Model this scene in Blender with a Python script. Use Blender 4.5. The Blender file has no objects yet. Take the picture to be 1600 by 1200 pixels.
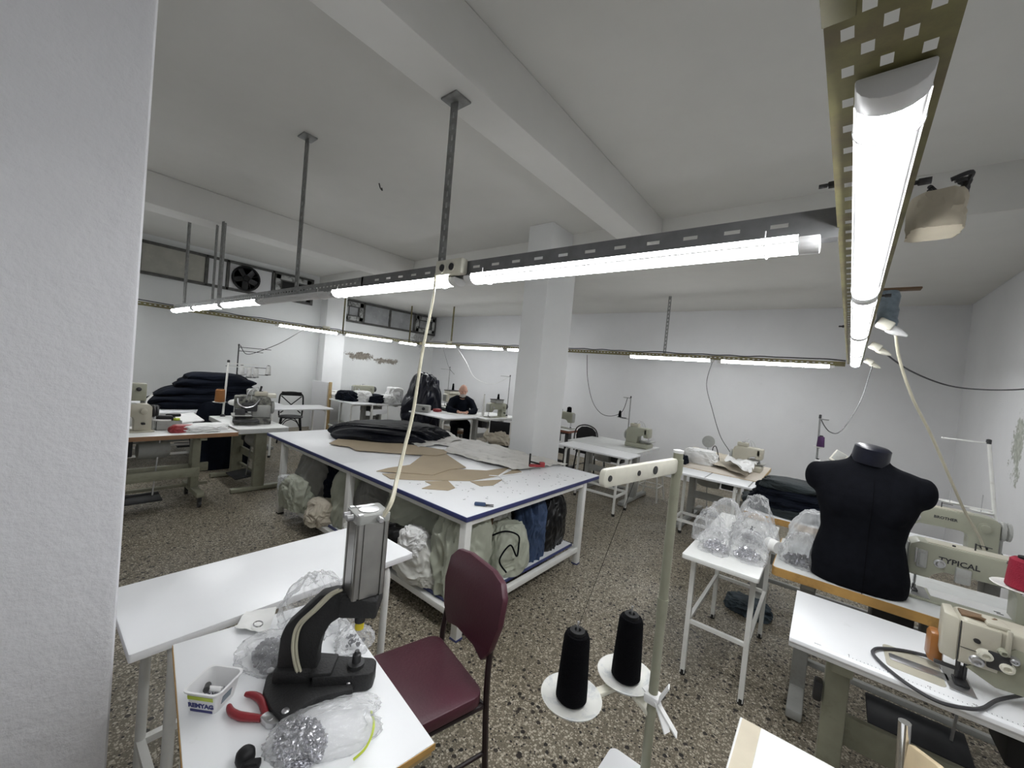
import bpy, bmesh, math, random
from mathutils import Vector, Matrix, noise, Euler
random.seed(7)
PI = math.pi
S = bpy.context.scene
COL = S.collection
MAT = {}
# ------------------------------------------------------------------ materials
def newmat(name):
    m = bpy.data.materials.new(name); m.use_nodes = True
    nt = m.node_tree; b = nt.nodes['Principled BSDF']; MAT[name] = m
    return m, nt, b
def tex(nt, scale, detail=3, kind='ShaderNodeTexNoise', coord='Object', rough=.55):
    tc = nt.nodes.new('ShaderNodeTexCoord'); t = nt.nodes.new(kind)
    t.inputs['Scale'].default_value = scale
    if kind == 'ShaderNodeTexNoise':
        t.inputs['Detail'].default_value = detail; t.inputs['Roughness'].default_value = rough
    nt.links.new(tc.outputs[coord], t.inputs['Vector'])
    return t
def ramp(nt, src, stops):
    r = nt.nodes.new('ShaderNodeValToRGB'); e = r.color_ramp.elements
    while len(e) < len(stops): e.new(.5)
    for el, (p, c) in zip(e, stops): el.position = p; el.color = (*c, 1)
    nt.links.new(src, r.inputs[0]); return r
def mixc(nt, fac, a, b, mode='MIX'):
    m = nt.nodes.new('ShaderNodeMix'); m.data_type = 'RGBA'; m.blend_type = mode
    for sock, v in ((m.inputs[0], fac), (m.inputs[6], a), (m.inputs[7], b)):
        if hasattr(v, 'links'): nt.links.new(v, sock)
        elif isinstance(v, (int, float)): sock.default_value = v
        else: sock.default_value = (*v, 1)
    return m.outputs[2]
def bump(nt, b, src, strength, dist=.01):
    n = nt.nodes.new('ShaderNodeBump'); n.inputs['Strength'].default_value = strength
    n.inputs['Distance'].default_value = dist
    nt.links.new(src, n.inputs['Height']); nt.links.new(n.outputs[0], b.inputs['Normal'])
def mth(nt, op, a, b=None):
    m = nt.nodes.new('ShaderNodeMath'); m.operation = op
    for s, v in ((m.inputs[0], a), (m.inputs[1], b)):
        if v is None: continue
        if hasattr(v, 'links'): nt.links.new(v, s)
        else: s.default_value = v
    return m.outputs[0]
def plain(name, col, rough=.5, metal=0, var=.12, scale=14, bmp=0, bscale=60, spec=.5, dirt=None, dscale=3, damt=(.55, .75), sheen=0):
    """paint / metal / cloth: base colour with slight mottling, optional blotchy wear and bump"""
    m, nt, b = newmat(name)
    t = tex(nt, scale, 4)
    lo = tuple(max(0, c*(1-var)) for c in col); hi = tuple(min(1, c*(1+var)) for c in col)
    out = ramp(nt, t.outputs[0], [(.3, lo), (.7, hi)]).outputs[0]
    if dirt:
        d = tex(nt, dscale, 8, rough=.7)
        f = ramp(nt, d.outputs[0], [(damt[0], (0, 0, 0)), (damt[1], (1, 1, 1))])
        out = mixc(nt, f.outputs[0], out, dirt)
    nt.links.new(out, b.inputs['Base Color'])
    b.inputs['Roughness'].default_value = rough; b.inputs['Metallic'].default_value = metal
    b.inputs['Specular IOR Level'].default_value = spec
    if sheen: b.inputs['Sheen Weight'].default_value = sheen
    if bmp: bump(nt, b, tex(nt, bscale, 4).outputs[0], bmp)
    return m
def wallmat(name, col, bscale=45, bmp=.25, spots=(), grime=.25, dist=.004):
    m, nt, b = newmat(name)
    t = tex(nt, 1.3, 6, rough=.65)
    out = ramp(nt, t.outputs[0], [(.25, tuple(c*.93 for c in col)), (.7, col)]).outputs[0]
    g = tex(nt, 5, 8, rough=.75)
    f = ramp(nt, g.outputs[0], [(.62, (0, 0, 0)), (.85, (grime, grime, grime))])
    out = mixc(nt, f.outputs[0], out, tuple(c*.55 for c in col))
    # plaster patches with shapes of their own: (centre, radii, colour)
    for (c, r, pc) in spots:
        tc = nt.nodes.new('ShaderNodeTexCoord')
        nz = tex(nt, 5.5, 10, rough=.82)
        sub = nt.nodes.new('ShaderNodeVectorMath'); sub.operation = 'SUBTRACT'; sub.inputs[1].default_value = c
        nt.links.new(tc.outputs['Object'], sub.inputs[0])
        dv = nt.nodes.new('ShaderNodeVectorMath'); dv.operation = 'DIVIDE'; dv.inputs[1].default_value = r
        nt.links.new(sub.outputs[0], dv.inputs[0])
        ln = nt.nodes.new('ShaderNodeVectorMath'); ln.operation = 'LENGTH'; nt.links.new(dv.outputs[0], ln.inputs[0])
        d = mth(nt, 'ADD', ln.outputs['Value'], mth(nt, 'MULTIPLY', mth(nt, 'SUBTRACT', nz.outputs[0], .5), 4.2))
        f = ramp(nt, d, [(.72, (1, 1, 1)), (.78, (0, 0, 0))])
        n2 = tex(nt, 22, 5)
        pcol = ramp(nt, n2.outputs[0], [(.3, tuple(x*.6 for x in pc)), (.7, pc)])
        out = mixc(nt, f.outputs[0], out, pcol.outputs[0])
    nt.links.new(out, b.inputs['Base Color']); b.inputs['Roughness'].default_value = .85
    b.inputs['Specular IOR Level'].default_value = .25
    bump(nt, b, tex(nt, bscale, 5, rough=.6).outputs[0], bmp, dist)
    return m
WALL = (.74, .745, .755)
wallmat('wall_paint', WALL)
wallmat('wall_left_paint', (.77, .785, .78), grime=.45, spots=[((-9.2, 5.33, 1.72), (.3, .40, .10), (.30, .27, .23)), ((-9.2, 6.12, 1.66), (.3, .42, .09), (.33, .30, .26)), ((-9.2, 7.3, 2.6), (.3, .5, .5), (.52, .52, .51))])
wallmat('wall_right_paint', (.74, .745, .755), spots=[((1.33, 5.52, 1.42), (.3, .17, .32), (.50, .52, .46))])
wallmat('near_plaster', (.72, .72, .745), bscale=26, bmp=.5, grime=.1, dist=.012)
wallmat('ceiling_paint', (.78, .775, .745), bscale=8, bmp=.12, grime=.12)
wallmat('beam_paint', (.80, .795, .77), bscale=8, bmp=.12, grime=.12)
wallmat('column_paint', (.85, .86, .86), bscale=20, bmp=.15, grime=.08)
def terrazzo():
    m, nt, b = newmat('terrazzo')
    warp = tex(nt, 30, 2)
    def cells(scale, stops):
        tc = nt.nodes.new('ShaderNodeTexCoord')
        mx = nt.nodes.new('ShaderNodeMix'); mx.data_type = 'VECTOR'; mx.inputs[0].default_value = .012
        nt.links.new(tc.outputs['Object'], mx.inputs[4]); nt.links.new(warp.outputs[1], mx.inputs[5])
        v = nt.nodes.new('ShaderNodeTexVoronoi'); v.inputs['Scale'].default_value = scale
        v.inputs['Randomness'].default_value = 1
        nt.links.new(mx.outputs[1], v.inputs['Vector'])
        sp = nt.nodes.new('ShaderNodeSeparateColor'); nt.links.new(v.outputs['Color'], sp.inputs[0])
        return v, sp
    base = ramp(nt, tex(nt, 160, 3).outputs[0], [(.3, (.105, .090, .064)), (.7, (.27, .238, .180))]).outputs[0]
    # fine pale chips, then larger pale chips, then dark chips
    for scale, chan, thr, rad, cols in ((112, 0, .45, .46, ((.50, .46, .37), (.33, .29, .225))), (74, 1, .60, .46, ((.58, .535, .44), (.38, .335, .26))), (60, 2, .71, .47, ((.022, .019, .016), (.010, .009, .008))), (36, 0, .83, .38, ((.014, .012, .010), (.035, .028, .022)))):
        v, sp = cells(scale, None)
        pick = mth(nt, 'GREATER_THAN', sp.outputs[chan], thr)
        ins = mth(nt, 'LESS_THAN', v.outputs['Distance'], rad)
        cc = ramp(nt, sp.outputs[(chan+1) % 3], [(.2, cols[0]), (.8, cols[1])])
        base = mixc(nt, mth(nt, 'MULTIPLY', pick, ins), base, cc.outputs[0])
    # worn, dirty areas
    d = tex(nt, .8, 6, rough=.6)
    f = ramp(nt, d.outputs[0], [(.35, (.72, .70, .67)), (.65, (1, 1, 1))])
    base = mixc(nt, 1.0, base, f.outputs[0], 'MULTIPLY')
    nt.links.new(base, b.inputs['Base Color'])
    r = ramp(nt, tex(nt, 2.5, 5).outputs[0], [(.3, (.38, .38, .38)), (.7, (.6, .6, .6))])
    nt.links.new(r.outputs[0], b.inputs['Roughness']); b.inputs['Specular IOR Level'].default_value = .35
terrazzo()
plain('white_laminate', (.86, .87, .885), .32, var=.02, scale=3, dirt=(.62, .62, .6), dscale=9, damt=(.66, .9))
plain('worn_laminate', (.80, .81, .79), .4, var=.04, dirt=(.42, .39, .33), dscale=7, damt=(.60, .82))
plain('grey_laminate', (.62, .63, .62), .45, var=.05, dirt=(.38, .37, .34), dscale=6, damt=(.58, .85))
plain('beige_laminate', (.62, .56, .48), .5, var=.06)
plain('blue_edge', (.045, .055, .17), .4)
plain('white_metal', (.78, .78, .75), .4, var=.04, dirt=(.5, .48, .42), dscale=16, damt=(.62, .85))
plain('galvanised', (.30, .305, .30), .5, .75, var=.2, scale=20)
plain('rail_grey', (.215, .215, .22), .5, .35, var=.12, scale=18)
plain('zinc_yellow', (.23, .21, .095), .5, .3, var=.25, scale=9, dirt=(.16, .12, .08), dscale=7, damt=(.45, .7))
plain('stand_green', (.30, .30, .225), .5, .1, var=.08, dirt=(.2, .19, .14), dscale=9)
plain('machine_green', (.34, .345, .27), .38, var=.04, dirt=(.36, .34, .26), dscale=9, damt=(.6, .85))
plain('machine_cream', (.48, .455, .37), .38, var=.04, dirt=(.40, .35, .26), dscale=10, damt=(.6, .85))
plain('machine_grey', (.36, .365, .345), .4, var=.05, dirt=(.3, .28, .25), dscale=12)
plain('steel', (.55, .55, .56), .32, .9, var=.1)
plain('brushed_steel', (.36, .355, .34), .30, .9, var=.3, scale=5)
plain('chrome', (.75, .75, .75), .15, 1, var=.03)
plain('dark_steel', (.06, .06, .062), .45, .6, var=.2)
plain('black_cast', (.014, .014, .0145), .6, var=.25, bmp=.3, bscale=160)
plain('black_plastic', (.012, .012, .013), .5, spec=.25)
plain('grimy_metal', (.27, .27, .235), .5, .2, var=.2, scale=12, dirt=(.035, .035, .032), dscale=9, damt=(.44, .60))
plain('black_cloth', (.005, .0055, .008), .92, var=.2, scale=30, bmp=.2, bscale=220, spec=.1)
plain('navy_cloth', (.006, .008, .014), .9, var=.3, scale=6, bmp=.25, bscale=90, spec=.12)
plain('navy_satin', (.004, .005, .009), .55, var=.3, scale=6, bmp=.2, bscale=40, spec=.22)
plain('green_black_cloth', (.008, .014, .016), .8, var=.35, scale=5, bmp=.3, bscale=60)
plain('denim_blue', (.035, .062, .13), .8, var=.25, scale=9, bmp=.2, bscale=120)
plain('sack_green', (.42, .44, .36), .6, var=.1, scale=5, bmp=.2, bscale=24)
plain('sack_white', (.66, .66, .62), .55, var=.08, scale=5, bmp=.2, bscale=24)
plain('sack_grey', (.22, .22, .205), .6, var=.2, scale=5, bmp=.25, bscale=24)
plain('sack_beige', (.52, .47, .38), .65, var=.1, scale=5, bmp=.2, bscale=24)
plain('white_cloth', (.80, .80, .79), .8, var=.05, bmp=.25, bscale=40)
plain('brown_cloth', (.16, .10, .055), .8, var=.2)
plain('black_bag_film', (.005, .005, .006), .3, var=.3, bmp=.35, bscale=18, spec=.35)
plain('navy_bag_film', (.006, .007, .015), .32, var=.3, bmp=.5, bscale=9, spec=.35)
plain('cardboard', (.40, .325, .225), .75, var=.06, scale=4)
plain('beige_paper', (.62, .56, .44), .8, var=.05)
plain('white_paper', (.84, .84, .82), .8, var=.02)
plain('pattern_paper', (.60, .585, .55), .45, var=.10, scale=4, dirt=(.40, .39, .37), dscale=11, damt=(.55, .7), bmp=.2, bscale=14)
plain('wood_orange', (.46, .27, .085), .5, var=.3, scale=5, dirt=(.20, .11, .04), dscale=6, damt=(.5, .7))
plain('wood_edge', (.34, .19, .10), .55, var=.15, scale=5)
plain('wood_red', (.20, .07, .04), .5, var=.15, scale=5)
plain('pine', (.55, .40, .20), .6, var=.12)
plain('plywood', (.62, .50, .32), .45, var=.1)
plain('burgundy_vinyl', (.075, .020, .032), .40, var=.1, scale=6, bmp=.1, bscale=90)
plain('maroon_frame', (.018, .009, .010), .4)
plain('red_grip', (.28, .022, .03), .4)
plain('red_plastic', (.30, .03, .035), .4)
plain('red_thread', (.28, .008, .03), .8, bmp=.4, bscale=300)
plain('black_thread', (.003, .003, .004), .9, bmp=.5, bscale=320, spec=.08)
plain('brown_thread', (.30, .12, .03), .7, bmp=.4, bscale=300)
plain('purple_thread', (.05, .012, .07), .75, bmp=.4, bscale=300)
plain('white_thread', (.80, .80, .78), .8, bmp=.4, bscale=300)
plain('yellow_plastic', (.75, .60, .03), .4)
plain('lime_plastic', (.50, .60, .06), .4)
plain('cream_plastic', (.72, .70, .60), .4)
plain('white_plastic', (.82, .82, .82), .35, var=.02)
plain('dish_plastic', (.70, .70, .66), .45, var=.05, dirt=(.42, .45, .48), dscale=24, damt=(.50, .72))
plain('amber_plastic', (.30, .12, .03), .3)
plain('cream_cable', (.55, .52, .40), .5)
plain('grey_cable', (.05, .05, .055), .5)
plain('white_cable', (.7, .7, .68), .5)
plain('tape_blue', (.20, .25, .29), .45, var=.25, scale=30)
plain('skin', (.62, .36, .27), .55, var=.06, scale=40)
plain('beard_grey', (.5, .47, .44), .9)
plain('window_board', (.42, .415, .37), .8, var=.15, scale=3, dirt=(.55, .53, .46), dscale=4)
plain('window_frame_paint', (.46, .47, .46), .6, var=.1, dirt=(.06, .06, .055), dscale=7, damt=(.48, .62))
plain('dark_frame', (.09, .09, .085), .6, var=.3, scale=12)
plain('dirty_glass', (.36, .37, .38), .35, var=.2, scale=3, dirt=(.52, .53, .53), dscale=5)
plain('dark_opening', (.012, .012, .013), .7)
plain('ink', (.02, .02, .025), .6)
plain('ink_blue', (.03, .035, .16), .5)
plain('rubber', (.015, .015, .015), .7)
plain('pedal_black', (.02, .021, .024), .6, var=.2)
plain('silver_bits', (.62, .62, .66), .25, .9, var=.3, scale=90)
plain('dark_bits', (.20, .20, .225), .25, .85, var=.5, scale=90)
plain('blue_grey_cloth', (.045, .062, .075), .85, var=.4, scale=14)
def film(name, tint, alpha, rough=.12):
    m, nt, b = newmat(name)
    tr = nt.nodes.new('ShaderNodeBsdfTransparent'); tr.inputs[0].default_value = (*tint, 1)
    mx = nt.nodes.new('ShaderNodeMixShader')
    n = tex(nt, 9, 4); lw = nt.nodes.new('ShaderNodeLayerWeight'); lw.inputs[0].default_value = .32
    f = mth(nt, 'ADD', mth(nt, 'MULTIPLY', lw.outputs['Facing'], .46), alpha)
    f = mth(nt, 'ADD', f, mth(nt, 'MULTIPLY', mth(nt, 'SUBTRACT', n.outputs[0], .5), .25))
    b.inputs['Base Color'].default_value = (.82, .83, .84, 1); b.inputs['Roughness'].default_value = rough
    b.inputs['Specular IOR Level'].default_value = .8
    bump(nt, b, tex(nt, 22, 2).outputs[0], .6, .012)
    nt.links.new(f, mx.inputs[0]); nt.links.new(tr.outputs[0], mx.inputs[1]); nt.links.new(b.outputs[0], mx.inputs[2])
    nt.links.new(mx.outputs[0], nt.nodes['Material Output'].inputs[0])
film('clear_film', (.97, .97, .97), .13, .10)
film('milky_film', (.95, .96, .96), .36, .25)
film('clear_plastic', (.96, .96, .96), .35, .15)
def emit(name, col, s):
    m, nt, b = newmat(name)
    b.inputs['Base Color'].default_value = (.9, .9, .9, 1)
    b.inputs['Emission Color'].default_value = (*col, 1); b.inputs['Emission Strength'].default_value = s
LED, SIDE = 22, 16
emit('led_light', (.97, .985, 1.0), LED)
emit('led_side', (.97, .985, 1.0), SIDE)

# ------------------------------------------------------------------ mesh building
class MB:
    def __init__(s): s.v = []; s.f = []; s.sm = []
    def add(s, vs, fs, smooth=False):
        o = len(s.v); s.v += [Vector(p) for p in vs]; s.f += [tuple(i+o for i in f) for f in fs]; s.sm += [smooth]*len(fs); return s
    def xf(s, M):
        s.v = [M @ p for p in s.v]; return s
    def join(s, o, M=None):
        return s.add([M @ p for p in o.v] if M else o.v, o.f) if True else s
    def box(s, c, d, bev=0, M=None, rz=0):
        bm = bmesh.new(); bmesh.ops.create_cube(bm, size=1)
        bmesh.ops.scale(bm, vec=d, verts=bm.verts)
        if bev: bmesh.ops.bevel(bm, geom=bm.edges[:], offset=min(bev, min(d)*.48), segments=2, affect='EDGES', profile=.5)
        T = Matrix.Translation(c) @ Matrix.Rotation(rz, 4, 'Z')
        if M: T = M @ T
        bm.verts.index_update()
        s.add([T @ v.co for v in bm.verts], [[v.index for v in f.verts] for f in bm.faces]); bm.free(); return s
    def bb(s, x0, x1, y0, y1, z0, z1, bev=0):
        return s.box(((x0+x1)/2, (y0+y1)/2, (z0+z1)/2), (abs(x1-x0), abs(y1-y0), abs(z1-z0)), bev)
    def bar(s, p0, p1, w, h=None, bev=0, up=(0, 0, 1)):
        p0, p1 = Vector(p0), Vector(p1); h = h or w; d = p1-p0; L = d.length; d.normalize(); u = Vector(up)
        if abs(d.dot(u)) > .98: u = Vector((0, 1, 0))
        x = d.cross(u).normalized(); z = x.cross(d)
        M = Matrix((x, d, z)).transposed().to_4x4(); M.translation = (p0+p1)/2
        return s.box((0, 0, 0), (w, L, h), bev, M)
    def tube(s, pts, r, n=8, cap=True):
        pts = [Vector(p) for p in pts]; rs = r if isinstance(r, (list, tuple)) else [r]*len(pts)
        rings = []; prev = None
        for i, p in enumerate(pts):
            t = (pts[min(i+1, len(pts)-1)]-pts[max(i-1, 0)]).normalized()
            if prev is None:
                u = t.cross(Vector((0, 0, 1)))
                if u.length < 1e-3: u = t.cross(Vector((1, 0, 0)))
            else:
                u = prev-t*prev.dot(t)
                if u.length < 1e-4: u = t.cross(Vector((0, 0, 1)))
            u.normalize(); prev = u; w = t.cross(u)
            rings.append([p+(u*math.cos(2*PI*k/n)+w*math.sin(2*PI*k/n))*rs[i] for k in range(n)])
        vs = [q for R in rings for q in R]; fs = []
        for i in range(len(pts)-1):
            for k in range(n): fs.append((i*n+k, i*n+(k+1) % n, (i+1)*n+(k+1) % n, (i+1)*n+k))
        s.add(vs, fs, True)
        if cap:
            s.add(rings[0], [tuple(range(n))[::-1]]); s.add(rings[-1], [tuple(range(n))])
        return s
    def lathe(s, prof, c=(0, 0, 0), n=20, M=None):
        T = Matrix.Translation(c)
        if M: T = M @ T
        vs = []; fs = []
        for (r, z) in prof:
            for k in range(n): vs.append(T @ Vector((r*math.cos(2*PI*k/n), r*math.sin(2*PI*k/n), z)))
        for i in range(len(prof)-1):
            for k in range(n): fs.append((i*n+k, i*n+(k+1) % n, (i+1)*n+(k+1) % n, (i+1)*n+k))
        fs.append(tuple(range(n))[::-1]); fs.append(tuple((len(prof)-1)*n+k for k in range(n)))
        return s.add(vs, fs, True)
    def prism(s, out, h0, h1, bev=0, M=None):
        """closed outline (x,y) between heights h0,h1"""
        bm = bmesh.new(); n = len(out)
        a = [bm.verts.new((x, y, h0)) for x, y in out]; b = [bm.verts.new((x, y, h1)) for x, y in out]
        bm.faces.new(a[::-1]); bm.faces.new(b)
        for i in range(n): bm.faces.new((a[i], a[(i+1) % n], b[(i+1) % n], b[i]))
        bmesh.ops.recalc_face_normals(bm, faces=bm.faces[:])
        if bev: bmesh.ops.bevel(bm, geom=bm.edges[:], offset=bev, segments=2, affect='EDGES', profile=.5, clamp_overlap=True)
        bm.verts.index_update()
        s.add([(M @ v.co) if M else v.co.copy() for v in bm.verts], [[v.index for v in f.verts] for f in bm.faces]); bm.free(); return s
    def xz(s, out, y0, y1, bev=0, M=None):
        """outline in the xz plane, thickness along y"""
        R = Matrix(((1, 0, 0, 0), (0, 0, -1, 0), (0, 1, 0, 0), (0, 0, 0, 1)))
        return s.prism(out, -y1, -y0, bev, (M @ R) if M else R)
    def ell(s, c, d, n=14, m=10, M=None):
        vs = []; fs = []
        for i in range(m+1):
            th = PI*i/m
            for k in range(n):
                ph = 2*PI*k/n; p = Vector((c[0]+d[0]*math.sin(th)*math.cos(ph), c[1]+d[1]*math.sin(th)*math.sin(ph), c[2]-d[2]*math.cos(th)))
                vs.append(M @ p if M else p)
        for i in range(m):
            for k in range(n): fs.append((i*n+k, i*n+(k+1) % n, (i+1)*n+(k+1) % n, (i+1)*n+k))
        return s.add(vs, fs, True)
    def mesh(s, name, mat, M=None, allsmooth=False, ang=38):
        me = bpy.data.meshes.new(name)
        me.from_pydata([(M @ p) if M else p for p in s.v], [], s.f)
        bm = bmesh.new(); bm.from_mesh(me); bmesh.ops.remove_doubles(bm, verts=bm.verts, dist=1e-5)
        bmesh.ops.recalc_face_normals(bm, faces=bm.faces[:]); bm.to_mesh(me); bm.free()
        me.polygons.foreach_set('use_smooth', [True]*len(me.polygons))
        if not allsmooth: me.set_sharp_from_angle(angle=math.radians(ang))
        me.materials.append(MAT[mat] if isinstance(mat, str) else mat)
        return me
ROOTM = {}
def link(name, me): o = bpy.data.objects.new(name, me); COL.objects.link(o); return o
def tag(o, label=None, cat=None, group=None, kind=None):
    if label: o['label'] = label
    if cat: o['category'] = cat
    if group: o['group'] = group
    if kind: o['kind'] = kind
    return o
def thing(name, label, cat, loc=(0, 0, 0), rz=0, group=None):
    o = bpy.data.objects.new(name, None); COL.objects.link(o); o.empty_display_size = .05
    o.location = loc; o.rotation_euler = (0, 0, rz)
    ROOTM[o.name] = Matrix.Translation(loc) @ Matrix.Rotation(rz, 4, 'Z')
    return tag(o, label, cat, group)
def part(name, mb, mat, root, label=None, local=False, smooth=False, ang=38, kind=None):
    """mesh given in world coordinates (or in the thing's own when local) becomes a child of root"""
    M = ROOTM.get(root.name, Matrix())
    o = link(name, mb.mesh(name, mat, None if local else M.inverted(), smooth, ang))
    o.parent = root; ROOTM[o.name] = M
    if label: o['label'] = label
    if kind: o['kind'] = kind
    return o
def single(name, mb, mat, label, cat, group=None, kind=None, smooth=False, loc=None):
    if loc is None:
        n = len(mb.v); loc = Vector((sum(p.x for p in mb.v)/n, sum(p.y for p in mb.v)/n, min(p.z for p in mb.v)))
    M = Matrix.Translation(loc)
    o = link(name, mb.mesh(name, mat, M.inverted(), smooth)); o.location = loc; ROOTM[o.name] = M
    return tag(o, label, cat, group, kind)
def struct(name, mb, mat, parent=None):
    o = link(name, mb.mesh(name, mat))
    if parent: o.parent = parent
    else: o['kind'] = 'structure'
    ROOTM[o.name] = Matrix()
    return o
def dup(root, loc, rz=0, label=None, group=None):
    r = root.copy(); COL.objects.link(r); r.location = loc; r.rotation_euler = (0, 0, rz)
    ROOTM[r.name] = Matrix.Translation(loc) @ Matrix.Rotation(rz, 4, 'Z')
    if label: r['label'] = label
    if group: r['group'] = group
    for ch in list(root.children):
        c = ch.copy(); COL.objects.link(c); c.parent = r
        for g in ch.children:
            d = g.copy(); COL.objects.link(d); d.parent = c
    return r
def text_mb(txt, size, M, depth=.0006, bold=0):
    cu = bpy.data.curves.new('lettering', 'FONT'); cu.body = txt; cu.size = size; cu.extrude = depth
    cu.align_x = 'CENTER'; cu.align_y = 'CENTER'; cu.resolution_u = 2; cu.offset = bold
    o = bpy.data.objects.new('lettering', cu); COL.objects.link(o)
    bpy.context.view_layer.update()
    me = bpy.data.meshes.new_from_object(o.evaluated_get(bpy.context.evaluated_depsgraph_get()))
    mb = MB(); mb.add([M @ v.co for v in me.vertices], [tuple(p.vertices) for p in me.polygons])
    bpy.data.objects.remove(o); bpy.data.meshes.remove(me); return mb
def frame(origin, xdir, ydir):
    x = Vector(xdir).normalized(); y = Vector(ydir); y = (y-x*y.dot(x)).normalized(); z = x.cross(y)
    M = Matrix((x, y, z)).transposed().to_4x4(); M.translation = origin; return M
def spline(pts, n=8):
    pts = [Vector(p) for p in pts]; out = []
    for i in range(len(pts)-1):
        p0, p1, p2, p3 = pts[max(i-1, 0)], pts[i], pts[i+1], pts[min(i+2, len(pts)-1)]
        for k in range(n):
            t = k/n
            out.append(.5*((2*p1)+(p2-p0)*t+(2*p0-5*p1+4*p2-p3)*t*t+(3*p1-p0-3*p2+p3)*t**3))
    return out+[pts[-1]]
def cable(pts, r, mat, label, cat='cable', group=None, name='power_cable'):
    return single(name, MB().tube(spline(pts), r, 6), mat, label, cat, group, loc=pts[0])
def blob(c, d, seed, folds=.10, freq=2.2, sub=5, flat=.5, sq=2.6, fine=.02, tilt=0, gather=0, aniso=(1, 1, 1), droop=0, pleat=0):
    """sack / bag / cloth heap: super-ellipsoid with soft creases, a flat underside and, with gather, a pleated neck"""
    bm = bmesh.new(); bmesh.ops.create_icosphere(bm, subdivisions=sub, radius=1)
    off = Vector((seed*3.17, seed*7.31, seed*1.93)); R = Matrix.Rotation(tilt, 3, 'Z')
    vs = []
    for v in bm.verts:
        p = v.co.copy()
        l = (abs(p.x)**sq+abs(p.y)**sq+abs(p.z)**sq)**(1/sq); p = p/l
        q = Vector((p.x*aniso[0], p.y*aniso[1], p.z*aniso[2]))
        w = noise.noise_vector(q*.9+off)*.6
        a = noise.noise((q+w)*freq*.75+off); b2 = noise.noise((q+w*1.5)*freq*1.6+off*1.7); c2 = noise.noise((q+w)*freq*3.4+off)
        cr = lambda t: .42-1.5*min(.6, math.sqrt(t*t+.004))
        k = 1+folds*1.3*cr(a)+folds*.65*cr(b2)+fine*c2+.20*noise.noise(p*.8+off*2)
        p = p*k
        if p.z > 0:
            if gather:
                g = min(1, p.z); ph = math.atan2(p.y, p.x)
                f = 1-gather*g**1.6+.22*gather*g*math.sin(ph*7+4*noise.noise(p+off))+.12*gather*g*math.sin(ph*13+seed)
                p.x *= f; p.y *= f; p.x += .35*gather*g*g*noise.noise(off); p.y += .35*gather*g*g*noise.noise(off*1.3)
            p.z = p.z if p.z < .85 else .85+(p.z-.85)*.35
        if pleat: p.z += pleat*math.sin(p.x*5+seed+2*noise.noise(p*2+off))*(.3+abs(p.y))
        if p.z < -flat: p.z = -flat+(p.z+flat)*.10
        z = max(0, (p.z+flat)/(1+flat)*d[2]*1.08)
        if droop: z -= droop*max(0, abs(p.y)-.45)**2
        vs.append(Vector(c)+R @ Vector((p.x*d[0], p.y*d[1], z)))
    bm.verts.index_update()
    mb = MB().add(vs, [[v.index for v in f.verts] for f in bm.faces], True); bm.free(); return mb
def sheet(corners, nx, ny, z0, amp, seed, freq=6, thick=.002, edge=0, lift=None):
    """a slightly rumpled sheet over a quad of four xy corners, with thickness"""
    a, b, c, d = [Vector((*p[:2], 0)) for p in corners]; vs = []; fs = []
    for j in range(ny+1):
        for i in range(nx+1):
            u, v = i/nx, j/ny
            if edge:
                u = min(1, max(0, u)); 
            p = a*(1-u)*(1-v)+b*u*(1-v)+c*u*v+d*(1-u)*v
            if edge and (i in (0, nx) or j in (0, ny)):
                p += Vector((noise.noise(p*5+Vector((seed, 0, 0))), noise.noise(p*5+Vector((0, seed, 3))), 0))*edge
            h = amp*(.5+.5*noise.noise(p*freq+Vector((seed*3, seed, 0))))+amp*.5*(1-abs(noise.noise(p*freq*1.7+Vector((0, seed, 2)))*2))
            if lift: h += lift(u, v)
            vs.append(Vector((p.x, p.y, z0+max(0, h)+thick)))
    w = nx+1
    for j in range(ny):
        for i in range(nx): fs.append((j*w+i, j*w+i+1, (j+1)*w+i+1, (j+1)*w+i))
    n = len(vs); vs += [v-Vector((0, 0, thick)) for v in vs]
    fs += [tuple(i+n for i in f)[::-1] for f in fs]
    ring = [i for i in range(w)]+[j*w+nx for j in range(1, ny+1)]+[ny*w+i for i in range(nx-1, -1, -1)]+[j*w for j in range(ny-1, 0, -1)]
    for k in range(len(ring)):
        p, q = ring[k], ring[(k+1) % len(ring)]; fs.append((p, p+n, q+n, q))
    return MB().add(vs, fs, True)
def bits(n, c, d, size, seed, flat=.3):
    """a heap of tiny fasteners"""
    r = random.Random(seed); mb = MB()
    for i in range(n):
        a = r.random()*2*PI; q = math.sqrt(r.random()); h = r.random()*(1-q*.8)
        p = Vector((c[0]+math.cos(a)*q*d[0], c[1]+math.sin(a)*q*d[1], c[2]+size+h*d[2]))
        M = Matrix.Translation(p) @ Euler((r.random()*3, r.random()*3, r.random()*3)).to_matrix().to_4x4()
        k = size*(.7+.6*r.random())
        mb.lathe([(k*.5, -k*.2), (k, -k*.2), (k, k*.2), (k*.45, k*.35)], n=6, M=M)
    return mb
def roundrect(x0, x1, y0, y1, r, n=5):
    out = []
    for cx, cy, a0 in ((x1-r, y0+r, -PI/2), (x1-r, y1-r, 0), (x0+r, y1-r, PI/2), (x0+r, y0+r, PI)):
        for k in range(n+1):
            a = a0+PI/2*k/n; out.append((cx+r*math.cos(a), cy+r*math.sin(a)))
    return out

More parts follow.
